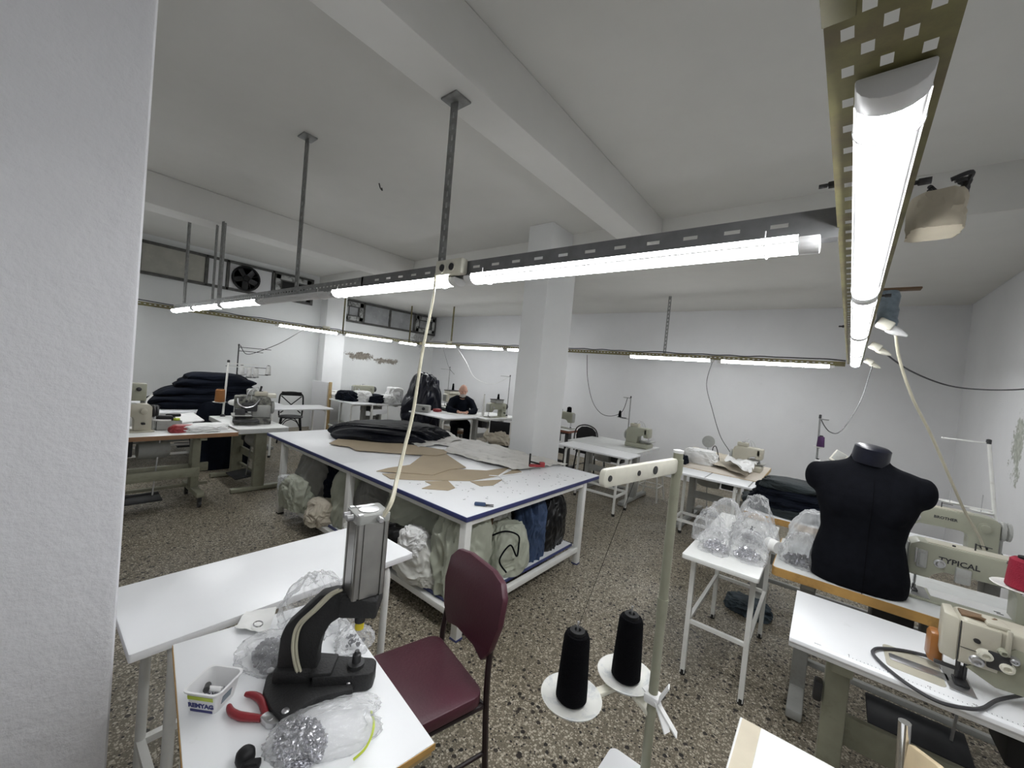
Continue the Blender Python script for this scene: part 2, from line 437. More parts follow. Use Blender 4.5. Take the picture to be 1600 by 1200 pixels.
# ------------------------------------------------------------------ camera and render look
CAM_R = ((0.775993, -0.089665, 0.624336), (0.623791, -0.037445, -0.780694), (0.093380, 0.995268, 0.026875))
cam = bpy.data.cameras.new('camera'); camo = bpy.data.objects.new('camera', cam); COL.objects.link(camo)
Mc = Matrix(CAM_R).to_4x4(); Mc.translation = (0, 0, 1.65); camo.matrix_world = Mc
cam.sensor_width = 36; cam.lens = 618.4/1600*36; cam.clip_start = .02; cam.clip_end = 60
S.camera = camo
S.view_settings.view_transform = 'Standard'; S.view_settings.look = 'None'; S.view_settings.gamma = 1
S.view_settings.use_curve_mapping = False; S.view_settings.exposure = 0.62
w = bpy.data.worlds.new('room_air'); w.use_nodes = True; S.world = w
w.node_tree.nodes['Background'].inputs[0].default_value = (.8, .85, .9, 1)
w.node_tree.nodes['Background'].inputs[1].default_value = .02

# ------------------------------------------------------------------ the room
XL, XR, YF, YB = -9.2, 1.33, 7.63, -2.2
ZH, ZL = 3.42, 3.08
struct('floor', MB().bb(XL-.2, XR+.2, YB-.2, YF+.2, -.12, 0), 'terrazzo')
struct('wall_far', MB().bb(XL-.2, XR+.2, YF, YF+.2, 0, 3.7), 'wall_paint')
struct('wall_left', MB().bb(XL-.2, XL, YB, YF, 0, 3.7), 'wall_left_paint')
struct('wall_right', MB().bb(XR, XR+.2, YB, YF, 0, 3.7), 'wall_right_paint')
struct('wall_back', MB().bb(XL-.2, XR+.2, YB-.2, YB, 0, 3.7), 'wall_paint')
struct('wall_near', MB().bb(-1.76, -1.45, YB, .196, 0, ZH, .022), 'near_plaster')
struct('ceiling', MB().bb(XL, XR, YB, 4.2, ZH, 3.7), 'ceiling_paint')
struct('ceiling', MB().bb(XL, XR, 4.2, YF, ZL, 3.7, .006), 'ceiling_paint')
struct('trim_1', MB().bb(-1.79, -1.53, YB, 4.2, ZL, ZH, .012), 'beam_paint')
struct('trim_2', MB().bb(-6.1, -5.75, YB, 4.2, ZL, ZH, .012), 'beam_paint')
struct('wall_column', MB().bb(-2.955, -2.615, 3.75, 4.35, 0, ZH, .012), 'column_paint')
struct('wall_pilaster', MB().bb(XL, -8.9, 4.28, 4.74, 0, ZH, .012), 'column_paint')
# patch of broken plaster around an old fixing on the high ceiling
tag(single('ceiling_hook', MB().tube(spline([(-3.69, 2.19, 3.425), (-3.68, 2.20, 3.38), (-3.665, 2.215, 3.355), (-3.65, 2.20, 3.37)]), .006, 6), 'dark_steel', 'small dark hook in the bare ceiling between the two beams', 'hook'))
def window(n, y0, y1, z0, z1, cells):
    """steel window band under the ceiling: frame, mullions, one leaf per cell"""
    f = MB(); t = .05; x0, x1 = XL+.002, XL+.05
    f.bb(x0, x1, y0, y1, z1-t, z1, .006); f.bb(x0, x1, y0, y1, z0, z0+t, .006)
    for y in [y0]+[c[1] for c in cells]: f.bb(x0, x1, y-t/2, y+t/2, z0, z1, .006)
    fr = struct('window_%d' % n, f, 'dark_frame')
    for a, b, kind in cells:
        if kind == 'board': struct('window_board', MB().bb(XL+.004, XL+.03, a+.03, b-.03, z0+.04, z1-.04), 'window_board', fr)
        if kind == 'white': struct('window_board', MB().bb(XL+.004, XL+.03, a+.03, b-.03, z0+.04, z1-.04), 'wall_paint', fr)
        if kind == 'pane': struct('window_pane', MB().bb(XL+.004, XL+.022, a+.03, b-.03, z0+.04, z1-.04), 'dirty_glass', fr)
        if kind in ('sash', 'open'):
            s = MB(); i = .10
            s.bb(XL+.02, XL+.07, a+.04, b-.04, z1-.05-i, z1-.05, .006); s.bb(XL+.02, XL+.07, a+.04, b-.04, z0+.05, z0+.05+i, .006)
            s.bb(XL+.02, XL+.07, a+.04, a+.04+i, z0+.05, z1-.05, .006); s.bb(XL+.02, XL+.07, b-.04-i, b-.04, z0+.05, z1-.05, .006)
            struct('window_sash', s, 'window_frame_paint', fr)
            e = MB(); j = .02
            for (q0, q1, r0, r1) in ((a+.04+i-j, b-.04-i+j, z1-.05-i-j, z1-.05-i), (a+.04+i-j, b-.04-i+j, z0+.05+i, z0+.05+i+j), (a+.04+i, a+.04+i+j, z0+.05+i, z1-.05-i), (b-.04-i-j, b-.04-i, z0+.05+i, z1-.05-i)):
                e.bb(XL+.03, XL+.075, q0, q1, r0, r1)
            struct('window_gasket', e, 'dark_frame', fr)
            struct('window_pane', MB().bb(XL+.004, XL+.03, a+.1, b-.1, z0+.1, z1-.1), 'dirty_glass' if kind == 'sash' else 'dark_opening', fr)
    return fr
window(1, .15, 4.04, 2.74, 3.31, [(.15, 1.2, 'board'), (1.2, 2.12, 'board'), (2.12, 2.45, 'white'), (2.45, 3.24, 'white'), (3.24, 4.04, 'open')])
window(2, 4.76, 7.60, 2.52, 3.06, [(4.76, 5.33, 'sash'), (5.33, 6.08, 'pane'), (6.08, 6.86, 'pane'), (6.86, 7.60, 'sash')])
fan = thing('exhaust_fan', 'round black exhaust fan set in the white window panel', 'fan', (XL+.03, 2.75, 3.02))
Mf = Matrix.Translation((XL+.03, 2.75, 3.02)) @ Matrix.Rotation(PI/2, 4, 'Y')
part('fan_ring', MB().lathe([(.235, 0), (.245, .01), (.245, .055), (.215, .06), (.205, .02), (.20, .0)], n=32, M=Mf), 'black_plastic', fan)
bl = MB()
for k in range(5):
    a = 2*PI*k/5; R_ = Mf @ Matrix.Rotation(a, 4, 'Z')
    bl.box((.12, 0, .02), (.17, .10, .006), 0, R_ @ Matrix.Rotation(.35, 4, 'X'))
part('fan_blades', bl, 'dark_steel', fan)
part('fan_motor', MB().lathe([(.06, .0), (.06, .06), (.045, .075)], n=16, M=Mf), 'black_plastic', fan)
gd = MB()
for k in range(4): gd.bar(Mf @ Vector((.24*math.cos(k*PI/2+.4), .24*math.sin(k*PI/2+.4), .05)), Mf @ Vector((.05*math.cos(k*PI/2+.4), .05*math.sin(k*PI/2+.4), .07)), .012)
part('fan_guard', gd, 'black_plastic', fan)

# ------------------------------------------------------------------ lamps
def led_proto(L, glow=True):
    t = thing('led_batten', 'x', 'lamp')
    hw = .042; n = 10
    arc = lambda rx, rz, z0: [(rx*math.cos(PI+PI*k/n), z0+rz*math.sin(PI+PI*k/n)) for k in range(n+1)]
    Mx = Matrix(((0, 0, 1, 0), (1, 0, 0, 0), (0, 1, 0, 0), (0, 0, 0, 1)))     # outline (y,z) swept along x
    part('housing', MB().prism([(-hw, 0)]+arc(hw, .012, -.008)+[(hw, 0)], -L/2+.03, L/2-.03, 0, Mx), 'white_plastic', t, local=True)
    part('diffuser', MB().prism([(-.033, -.012)]+arc(.034, .021, -.014)+[(.033, -.012)], -L/2+.045, L/2-.045, 0, Mx), 'led_light', t, local=True)
    for s in (-1, 1):
        ln = part('side_lens', MB().prism([(s*.034, -.011), (s*.0438, -.011), (s*.0412, .007), (s*.036, .004)][::s], -L/2+.05, L/2-.05, 0, Mx), 'white_plastic', t, local=True)
        ln.data.materials.append(MAT['led_side'])
        for p in ln.data.polygons:
            if glow and p.normal.y*s > .85: p.material_index = 1
        a, b = sorted((s*(L/2-.05), s*L/2))
        part('end_cap', MB().prism([(-hw-.001, .001)]+arc(hw+.001, .030, -.008)+[(hw+.001, .001)], a, b, .003, Mx), 'white_plastic', t, local=True)
        x = s*(L/2-.13)
        part('cable_tie', MB().tube([(x, y*1.04, z-.003) for y, z in [(-hw, .03)]+arc(hw, .029, -.008)+[(hw, .03)]], .0022, 6), 'white_plastic', t, local=True)
    return t
LP = {}
def led(a, b, z, label, group, glow=True):
    """one LED batten hung between two xy points, its flat back at height z"""
    L = math.hypot(b[0]-a[0], b[1]-a[1]); key = (round(L, 2), glow)
    c = ((a[0]+b[0])/2, (a[1]+b[1])/2, z); rz = math.atan2(b[1]-a[1], b[0]-a[0])
    if key not in LP:
        o = LP[key] = led_proto(key[0], glow); o.location = c; o.rotation_euler = (0, 0, rz); o['label'] = label; o['group'] = group
    else: o = dup(LP[key], c, rz, label, group)
    return o
G = 'LED battens on the overhead rails'
dx = lambda y: .031+.0325*(y-.75)          # the right-hand rail runs a touch askew
for i, (y0, y1, lb) in enumerate(((.755, 2.245, 'largest LED batten, right overhead with its grey end cap facing the camera'), (2.26, 3.54, 'LED batten second along the right-hand rail, beyond the nearest one'), (3.56, 4.84, 'LED batten third along the right-hand rail, beside the second plug'), (4.86, 6.12, 'LED batten at the far end of the right-hand rail'))):
    led((dx(y0), y0), (dx(y1), y1), 2.128, lb, G, False)
led((dx(-.75), -.75), (dx(.55), .55), 2.128, 'LED batten on the right-hand rail behind the bare stretch, above the viewer', G, False)  # added out of frame to brighten the near wall and front table
YM = 1.40
led((-1.455, YM), (-.06, YM), 2.108, 'long lit LED batten under the cross rail, right of the white double socket', G)
led((-2.83, YM), (-1.52, YM), 2.108, 'lit LED batten under the cross rail, left of the white double socket', G)
un = led((-4.17, YM), (-2.86, YM), 2.108, 'unlit LED batten in the gap of the cross rail', G)
for c in un.children:
    if c.name.startswith(('diffuser', 'side_lens')):
        c.data = c.data.copy()
        for k in range(len(c.data.materials)): c.data.materials[k] = MAT['white_plastic']
led((-5.30, YM), (-4.20, YM), 2.108, 'lit LED batten at the right of the far left trio on the cross rail', G)
led((-6.44, YM), (-5.34, YM), 2.108, 'middle LED batten of the far left trio on the cross rail', G)
led((-7.58, YM), (-6.48, YM), 2.108, 'LED batten at the far left tip of the cross rail', G)
XLr = -8.2
for y0, y1, lb in ((3.0, 4.23, 'LED batten nearest the fan window on the rail along the left wall'), (4.33, 5.56, 'middle LED batten on the rail along the left wall'), (5.68, 6.28, 'short LED batten next to the corner on the left wall rail'), (-.35, .88, 'LED batten on the left wall rail hidden behind the near wall end')):  # the last batten is added, hidden from view, to brighten the left wall
    led((XLr, y0), (XLr, y1), 2.155, lb, G)
YR = 6.3
for x0, x1, z, lb in ((-7.95, -6.72, 2.155, 'LED batten left of the white cable on the far wall rail'), (-6.66, -5.30, 2.145, 'LED batten over the seated man on the far wall rail'), (-5.26, -4.0, 2.14, 'LED batten on the far wall rail, half hidden behind the column'), (-2.64, -1.34, 2.12, 'left LED batten of the right-hand pair on the far wall rail'), (-1.29, .02, 2.115, 'right LED batten of the right-hand pair on the far wall rail')):
    led((x0, YR), (x1, YR), z, lb, G)

# ------------------------------------------------------------------ perforated rails that carry the lamps
def perf(L, W, holes, hl, hw, t, M):
    """strip of length L (x) and width W (y) with rectangular holes (x,y) cut right through"""
    xs = sorted({0, L} | {round(h[0]-hl/2, 4) for h in holes} | {round(h[0]+hl/2, 4) for h in holes})
    ys = sorted({0, W} | {round(h[1]-hw/2, 4) for h in holes} | {round(h[1]+hw/2, 4) for h in holes})
    bm = bmesh.new(); V = {}
    def vt(i, j):
        if (i, j) not in V: V[i, j] = bm.verts.new((xs[i], ys[j], 0))
        return V[i, j]
    hs = sorted(holes)
    for i in range(len(xs)-1):
        cx = (xs[i]+xs[i+1])/2; near = [h for h in hs if abs(h[0]-cx) < hl/2]
        for j in range(len(ys)-1):
            cy = (ys[j]+ys[j+1])/2
            if any(abs(h[1]-cy) < hw/2 for h in near): continue
            bm.faces.new((vt(i, j), vt(i+1, j), vt(i+1, j+1), vt(i, j+1)))
    bmesh.ops.solidify(bm, geom=bm.faces[:], thickness=t); bm.verts.index_update()
    mb = MB().add([M @ v.co for v in bm.verts], [[v.index for v in f.verts] for f in bm.faces]); bm.free(); return mb
def post(mb, a, b, w=.04, t=.003):
    """slotted angle hanger between two points"""
    a, b = Vector(a), Vector(b); L = (b-a).length
    M = frame(a, b-a, (1, .2, 0)); n = int(L/.06)
    hs = [(.04+.06*k, w/2) for k in range(n) if .04+.06*k < L-.03]
    p = perf(L, w, hs, .03, .011, t, M @ Matrix.Translation((0, -w/2, 0))); mb.add(p.v, p.f)
    mb.add([M @ Vector(q) for q in ((0, -w/2, 0), (L, -w/2, 0), (L, -w/2, w*.8), (0, -w/2, w*.8), (0, -w/2+t, 0), (L, -w/2+t, 0), (L, -w/2+t, w*.8), (0, -w/2+t, w*.8))],
           [(0, 1, 2, 3), (7, 6, 5, 4), (0, 4, 5, 1), (3, 2, 6, 7), (1, 5, 6, 2), (0, 3, 7, 4)])
    return mb
# right-hand rail, seen from below right overhead
r = thing('perforated_rail', 'olive perforated steel rail running away right overhead', 'rail', (0, 0, 2.13))
ang = math.atan2(1, .0325); Mr = Matrix.Translation((dx(-.8)-.076, -.8, 2.134)) @ Matrix.Rotation(ang, 4, 'Z') @ Matrix.Scale(-1, 4, (0, 1, 0))
hs = []
for k in range(88):
    x = .06+.078*k; hs += [(round(x, 4), .024), (round(x, 4), .066), (round(x+.039, 4), .045), (round(x, 4), .108), (round(x+.039, 4), .087)]
part('rail_plate', perf(6.98, .132, hs, .022, .014, .003, Mr), 'zinc_yellow', r)
part('rail_flange', perf(6.98, .06, [(.06+.078*k, .035) for k in range(88)], .03, .012, .003, Mr @ Matrix.Rotation(PI/2, 4, 'X')), 'zinc_yellow', r)
lp = MB().box((1.22, .016, -.004), (.42, .034, .005), .001, Mr); part('splice_plate', lp, 'zinc_yellow', r)
for x, y in ((1.95, -.012), (2.02, .14), (3.2, .145), (4.1, -.012)):
    part('bolt', MB().lathe([(.008, -.02), (.008, .0), (.005, .002), (.005, .018)], n=8, M=Mr @ Matrix.Translation((x, y, .015)) @ Matrix.Rotation(PI/2, 4, 'X')), 'dark_steel', r)
# cross rail
r = thing('perforated_rail', 'grey slotted steel rail crossing the room below the beams, hung on posts', 'rail', (-3.8, YM, 2.11))
Mr = frame((-7.6, YM-.004, 2.112), (1, 0, 0), (0, 0, 1))
a = perf(2.45, .08, [(2.45-.14-.125*k, .047) for k in range(18)], .045, .012, .003, frame((-2.47, YM-.004, 2.112), (1, 0, 0), (0, 0, 1)))
b = perf(5.15, .075, [(.05+.055*k, .042) for k in range(92)], .022, .010, .003, frame((-7.6, YM-.004, 2.114), (1, 0, 0), (0, 0, 1)))
part('rail_plate', a, 'rail_grey', r); part('rail_plate', b, 'galvanised', r)
part('rail_flange', MB().bb(-7.6, -.02, YM-.004, YM+.04, 2.109, 2.113), 'rail_grey', r)
for x, zt, w_ in ((-1.69, ZL, .05), (-3.50, ZH, .045), (-5.56, ZL, .06), (-5.80, ZL, .035), (-7.12, ZH, .05)):
    h = part('hanger', post(MB(), (x, YM+.01, 2.12), (x-.01, YM+.01, zt-.004), w_), 'galvanised', r)
    part('ceiling_plate', MB().bb(x-.06, x+.06, YM-.045, YM+.065, zt-.012, zt-.001, .002), 'galvanised', h) if x > -5 else None
sock = thing('double_socket', 'white double wall socket strapped to the cross rail', 'socket', (-1.56, 1.36, 2.11))
part('socket_box', MB().box((-1.56, 1.365, 2.158), (.20, .05, .082), .014), 'cream_plastic', sock)
for x in (-1.60, -1.53):
    part('outlet', MB().lathe([(.026, 0), (.026, .006), (.021, .006), (.019, -.001)], n=18, M=Matrix.Translation((x, 1.342, 2.155)) @ Matrix.Rotation(PI/2, 4, 'X')), 'cream_plastic', sock)
    part('outlet_well', MB().lathe([(.018, 0), (.018, .0035)], n=16, M=Matrix.Translation((x, 1.340, 2.155)) @ Matrix.Rotation(PI/2, 4, 'X')), 'dark_steel', sock)
# left wall rail and far wall rail
def olive_rail(label, a, b, hangers, cut):
    a, b = Vector(a), Vector(b); r = thing('perforated_rail', label, 'rail', (a+b)/2); L = (b-a).length
    M = frame(a, b-a, (0, 0, 1))
    part('rail_plate', perf(L, .055, [(.05+.06*k, .03) for k in range(int((L-.1)/.06))], .026, .012, .003, M), 'zinc_yellow', r)
    part('rail_flange', MB().box((L/2, .0, -.02), (L, .004, .045), 0, M), 'zinc_yellow', r)
    rr = random.Random(len(label)); pts = []
    for k in range(int(L/.18)+1): pts.append(M @ Vector((min(L, k*.18), .062+.018*rr.random(), .01-.03*rr.random())))
    part('cable_run', MB().tube(spline(pts, 3), .009, 6), 'grey_cable', r, label='dark cable lying along the rail')
    for (x, y, zt) in hangers:
        zb = a.z+(b.z-a.z)*((Vector((x, y, 0))-Vector((a.x, a.y, 0))).length/L)
        part('hanger', post(MB(), (x, y+.01, zb), (x, y+.01, zt-.003), .045), 'zinc_yellow' if x < -5 else 'galvanised', r)
    return r
olive_rail('olive perforated rail along the left wall under the windows', (XLr, -.5, 2.155), (XLr, 6.34, 2.155), [(XLr, 4.30, ZL), (XLr, 6.02, ZL)], 0)
olive_rail('olive perforated rail along the far wall, partly behind the column', (-8.16, YR, 2.16), (.12, YR, 2.115), [(-6.98, YR, ZL), (-2.06, YR, ZL)], 0)
for k, (x, y, z) in enumerate([(XLr, 3.95, 2.235), (-7.0, YR, 2.24)]):
    single('junction_box', MB().box((x, y, z), (.06, .14, .05) if k == 0 else (.14, .06, .05), .008), 'cream_plastic', ['small cream junction box on top of the left wall rail', 'small cream junction box on top of the far wall rail'][k], 'junction box')
# plugs and odds and ends hanging on the right-hand rail
def plug(y, label, mat='white_plastic', m2='cream_plastic', k=1.0):
    x = dx(y)+.085; t = thing('socket_and_plug', label, 'plug', (x, y, 2.10))
    M = Matrix.Translation((x+.02, y, 2.125)) @ Matrix.Rotation(.5, 4, 'Y')
    part('socket', MB().box((0, 0, 0), (.075*k, .09*k, .05*k), .010, M), m2, t)
    part('plug_body', MB().lathe([(.024*k, -.03), (.026*k, -.01), (.022*k, .02), (.012*k, .05), (.006*k, .065)], n=12, M=M @ Matrix.Translation((.05*k, 0, -.01)) @ Matrix.Rotation(PI/2, 4, 'Y')), mat, t)
    return t
plug(3.08, 'white plug in a cream socket nearest along the right-hand rail')
plug(4.2, 'smaller cream plug with black cable, second along the right-hand rail', 'cream_plastic')
plug(5.6, 'plug at the far end of the right-hand rail', 'cream_plastic')
b = blob((dx(1.62)+.13, 1.62, 2.16), (.055, .06, .11), 3, folds=.12, freq=2.4, sub=4, sq=5)
single('paper_bundle', b, 'beige_paper', 'crumpled beige paper bundle stuffed behind the nearest LED batten', 'paper', loc=(dx(1.62)+.13, 1.62, 2.16))
b = MB()
for k in range(5): b.tube(spline([(dx(1.62)+.15+.01*k, 1.60+.012*k, 2.30), (dx(1.6)+.19, 1.60+.02*k, 2.31-.012*k), (dx(1.6)+.16, 1.66, 2.27-.015*k), (dx(1.6)+.11, 1.6, 2.29-.01*k)]), .006, 6)
single('wire_knot', b, 'dark_steel', 'dark knot of wire above the crumpled beige paper bundle', 'wire')
tp = thing('taped_bracket', 'bracket bundled in blue grey tape above the white plug', 'bracket', (dx(3.2)+.12, 3.2, 2.13))
part('wrapping', MB().lathe([(.045, 0), (.052, .03), (.046, .05), (.05, .10), (.044, .12), (.05, .18), (.04, .21)], (dx(3.2)+.115, 3.2, 2.13), n=14), 'tape_blue', tp)
part('bracket_top', MB().box((dx(3.2)+.115, 3.2, 2.35), (.26, .06, .012), .003).box((dx(3.2)+.115, 3.2, 2.345), (.05, .05, .02)), 'brown_cloth', tp)

# ------------------------------------------------------------------ furniture builders
def bench(label, x0, x1, y0, y1, zt, group=None, along='x', top='white_laminate', leg='white_metal', r=.014, inset=.08, stretch=.20, name='work_bench', cat='bench', thick=.022, square=False, cross=True, xform=None, rnd=.02):
    """light bench on two bent-tube end frames joined by low stretchers; along = long axis"""
    cx, cy = (x0+x1)/2, (y0+y1)/2
    rz = xform or 0
    t = thing(name, label, cat, (cx, cy, 0), rz, group); L, W = (x1-x0, y1-y0) if along == 'x' else (y1-y0, x1-x0)
    R = Matrix.Rotation(0 if along == 'x' else PI/2, 4, 'Z')
    tp = MB().prism(roundrect(-L/2, L/2, -W/2, W/2, rnd), zt-thick, zt, .003, R)
    part('tabletop', tp, top, t, local=True)
    for s in (-1, 1):
        x = s*(L/2-inset); w = W/2-.035; b = .05; pts = []
        for q in (-1, 1):
            leg_ = [(x, q*w, .012), (x, q*w, zt-thick-b-r)]
            arc = [(x, q*(w-b+b*math.cos(a)), zt-thick-b-r+b*math.sin(a)) for a in (.5, 1.05, PI/2)]
            g = [R @ Vector(p) for p in leg_+arc+[(x, 0, zt-thick-r)]]
            m = MB()
            if square:
                m.bar(g[0], g[1]+Vector((0, 0, .05)), 2*r); m.bar(R @ Vector((x, q*w, zt-thick-r)), R @ Vector((x, 0, zt-thick-r)), 2*r)
            else: m.tube(g, r, 10)
            l = part('leg', m, leg, t, local=True)
            part('rubber_foot', MB().lathe([(r*1.25, 0), (r*1.25, .03), (r*.9, .032)], R @ Vector((x, q*w, 0)), n=10), 'rubber', l, local=True)
        if cross: part('end_stretcher', MB().bar(R @ Vector((x, -w, stretch)), R @ Vector((x, w, stretch)), 1.6*r), leg, t, local=True)
    if cross:
        for q in (-1, 1):
            part('long_stretcher', MB().bar(R @ Vector((-(L/2-inset), q*(W/2-.035), stretch)), R @ Vector((L/2-inset, q*(W/2-.035), stretch)), 1.6*r), leg, t, local=True)
    return t
def sewing_table(label, x0, x1, y0, y1, zt, top='white_laminate', edge='wood_edge', front='-y', leg='stand_green', group=None, treadle=True, thick=.04, name='sewing_table', casters=False, motor=True):
    """industrial sewing table: thick top with edge band, two T stands, cross beam, treadle and motor"""
    cx, cy = (x0+x1)/2, (y0+y1)/2; rz = {'-y': 0, '+x': PI/2, '+y': PI, '-x': -PI/2}[front]
    L, W = (x1-x0, y1-y0) if front[1] == 'y' else (y1-y0, x1-x0)
    t = thing(name, label, 'sewing table', (cx, cy, 0), rz, group)
    part('tabletop', MB().prism(roundrect(-L/2+.004, L/2-.004, -W/2+.004, W/2-.004, .02), zt-thick, zt, .002), top, t, local=True)
    e = MB(); o = roundrect(-L/2, L/2, -W/2, W/2, .024); n = len(o)
    i_ = roundrect(-L/2+.005, L/2-.005, -W/2+.005, W/2-.005, .02)
    vs = [(x, y, z) for z in (zt-thick-.001, zt-.0015) for x, y in o]+[(x, y, z) for z in (zt-thick-.001, zt-.0015) for x, y in i_]
    for k in range(n):
        k2 = (k+1) % n; e_ = ((k, k2, n+k2, n+k), (n+k, n+k2, 3*n+k2, 3*n+k), (2*n+k2, 2*n+k, 3*n+k, 3*n+k2), (k2, k, 2*n+k, 2*n+k2)); e.f += list(e_); e.sm += [False]*4
    e.v = [Vector(v) for v in vs]; part('edge_band', e, edge, t, local=True)
    h0 = .10 if casters else .0
    for s in (-1, 1):
        x = s*(L/2-(.29 if casters else .16))
        l = part('leg', MB().box((x, .02, (zt-thick+h0+.05)/2+.0), (.07, .12, zt-thick-h0-.05), .006).box((x, 0, zt-thick-.02), (.06, W*.85, .035), .004).box((x, 0, h0+.03), (.07, W*.95, .05), .01), leg, t, local=True)
        for q in (-1, 1):
            if casters:
                part('caster', MB().bar((x, q*W*.42, .10), (x, q*W*.42, .055), .03).lathe([(.012, -.014), (.034, -.012), (.034, .012), (.012, .014)], n=14, M=Matrix.Translation((x, q*W*.42, .034)) @ Matrix.Rotation(PI/2, 4, 'Y')), 'dark_steel', l, local=True)
            else: part('rubber_foot', MB().lathe([(.022, 0), (.022, .012), (.01, .014)], (x, q*W*.42, 0), n=10), 'rubber', l, local=True)
    part('cross_beam', MB().box((0, .06, .34), (L-.32, .03, .09), .004).box((0, .06, .16), (L-.32, .03, .03), .004), leg, t, local=True)
    if casters: part('front_beam', MB().box((0, -W*.36, .36), (L-.60, .03, .09), .004).box((0, -W*.36-.016, .345), (L-.60, .006, .012)), leg, t, local=True)
    if treadle:
        part('treadle', MB().box((0, -.02, .11), (.36, .22, .016), .006, Matrix.Rotation(.12, 4, 'X')), 'pedal_black', t, local=True)
        part('treadle_rod', MB().bar((.12, -.02, .12), (.16, .02, zt-thick), .010), 'steel', t, local=True)
    if motor:
        mt = part('motor', MB().lathe([(.05, -.13), (.085, -.12), (.09, -.05), (.09, .06), (.07, .12), (.03, .13)], n=18, M=Matrix.Translation((.12, .06, zt-thick-.16)) @ Matrix.Rotation(PI/2, 4, 'Y')), 'machine_grey', t, local=True)
        part('control_box', MB().box((-.12, .08, zt-thick-.12), (.16, .16, .18), .012), 'dark_steel', t, local=True)
    return t

# ------------------------------------------------------------------ the big cutting table
ct = thing('cutting_table', 'large white cutting table with blue edging in the middle of the room', 'table', (-3.127, 2.58, 0))
X0, X1, Y0, Y1 = -4.648, -1.606, 1.70, 3.46
sx = (-3.101, 1.720, 0.770)[0]
part('tabletop', MB().bb(X0+.004, sx-.001, Y0+.004, Y1-.004, .742, .77, .002), 'white_laminate', ct)
part('tabletop', MB().bb(sx+.001, X1-.004, Y0+.004, Y1-.004, .742, .77, .002), 'white_laminate', ct)
e = MB()
for a in ((X0, X1, Y0-.003, Y0+.003), (X0, X1, Y1-.003, Y1+.003), (X0-.003, X0+.003, Y0, Y1), (X1-.003, X1+.003, Y0, Y1)): e.bb(*a, .741, .7692, .001)
part('edge_band', e, 'blue_edge', ct)
for x in (-1.64, -2.98, -4.27):
    for y in (1.735, 3.20):
        l = part('leg', MB().bb(x-.026, x+.026, y-.026, y+.026, .006, .742, .003), 'white_metal', ct)
        part('leg_cap', MB().bb(x-.028, x+.028, y-.028, y+.028, 0, .012), 'blue_edge' if x > -2 else 'rubber', l)
for y in (1.735, 3.2): part('apron_rail', MB().bb(-4.27, -1.64, y-.018, y+.018, .705, .742), 'white_metal', ct)
for x in (-1.64, -4.27): part('apron_rail', MB().bb(x-.018, x+.018, 1.735, 3.2, .705, .742), 'white_metal', ct)
sh = part('shelf', MB().bb(-4.22, -1.68, 1.76, 3.17, .158, .176), 'white_laminate', ct)
e = MB()
for a in ((-4.224, -1.676, 1.756, 1.762), (-4.224, -1.676, 3.168, 3.174), (-4.224, -4.218, 1.756, 3.174), (-1.682, -1.676, 1.756, 3.174)): e.bb(*a, .155, .1765)
part('shelf_edge_band', e, 'blue_edge', sh)
for y in (1.735, 3.2): part('shelf_rail', MB().bb(-4.27, -1.64, y-.02, y+.02, .115, .155, .002), 'white_metal', ct)
for x in (-1.64, -4.27): part('shelf_rail', MB().bb(x-.02, x+.02, 1.735, 3.2, .115, .155, .002), 'white_metal', ct)
# sacks and cloth crammed on the lower shelf
GS = 'sacks and cloth on the lower shelf'
SH = .178
def sack(label, c, d, seed, mat, tilt=0, name='cloth_sack', cat='sack', **k):
    kw = dict(folds=.17, freq=2.0, sub=6, flat=.55, sq=2.5, fine=.03); kw.update(k)
    return single(name, blob((c[0], c[1], c[2] if len(c) > 2 else SH), d, seed, tilt=tilt, **kw), mat, label, cat, GS, loc=(c[0], c[1], c[2] if len(c) > 2 else SH))
sack('big pale green sack behind the burgundy chair at the near corner leg', (-1.86, 1.93), (.17, .20, .50), 11, 'sack_green', .2)
sack('pale sack bulging over the shelf front beside the near corner leg', (-2.13, 1.80, .19), (.20, .13, .28), 12, 'sack_white', -.1, folds=.12)
sack('white green sack tied with black cord on the right side of the shelf', (-1.80, 2.34), (.15, .19, .36), 13, 'sack_green', 0, folds=.11)
sack('white cloth sack lying on top of the white green sack', (-2.02, 2.36, .36), (.17, .24, .27), 14, 'sack_white', .4, folds=.12)
sack('navy blue cloth bundle standing on the right side of the shelf', (-1.82, 2.68), (.13, .13, .47), 15, 'denim_blue', .3, name='cloth_bundle', cat='cloth')
sack('shiny black plastic bag at the far right end of the shelf', (-1.83, 2.97), (.12, .20, .44), 16, 'black_bag_film', 0, folds=.14, freq=2.8, name='plastic_bag', cat='bag')
sack('black garments heaped behind the white sacks on the shelf', (-2.22, 2.75), (.25, .33, .52), 17, 'navy_satin', 0, name='garment_heap', cat='clothes')
sack('black crumpled garment hanging over the shelf front under the white plank bench', (-2.36, 1.83, .19), (.20, .13, .27), 18, 'black_bag_film', .5, name='garment', cat='clothes', folds=.16, freq=2.6)
sack('small ball of white cloth between the black garment and the pale sack', (-2.10, 1.72, .38), (.11, .07, .16), 19, 'white_cloth', 0, folds=.2, freq=3, name='cloth_scrap', cat='cloth')
sack('largest grey white sack in the middle of the shelf, left of the near corner leg', (-2.45, 2.10, .20), (.33, .28, .50), 20, 'sack_green', .2, folds=.12)
sack('brown cloth sticking out between the grey white sack and the corner leg', (-1.98, 2.12, .50), (.16, .16, .12), 21, 'brown_cloth', 0, name='cloth_scrap', cat='cloth')
sack('grey mesh sack behind the metal cylinder of the press', (-2.82, 1.98), (.24, .22, .48), 22, 'sack_grey', 0, folds=.12)
sack('olive sack beside the middle leg of the cutting table', (-3.25, 1.98), (.22, .22, .52), 23, 'sack_green', .3, folds=.11)
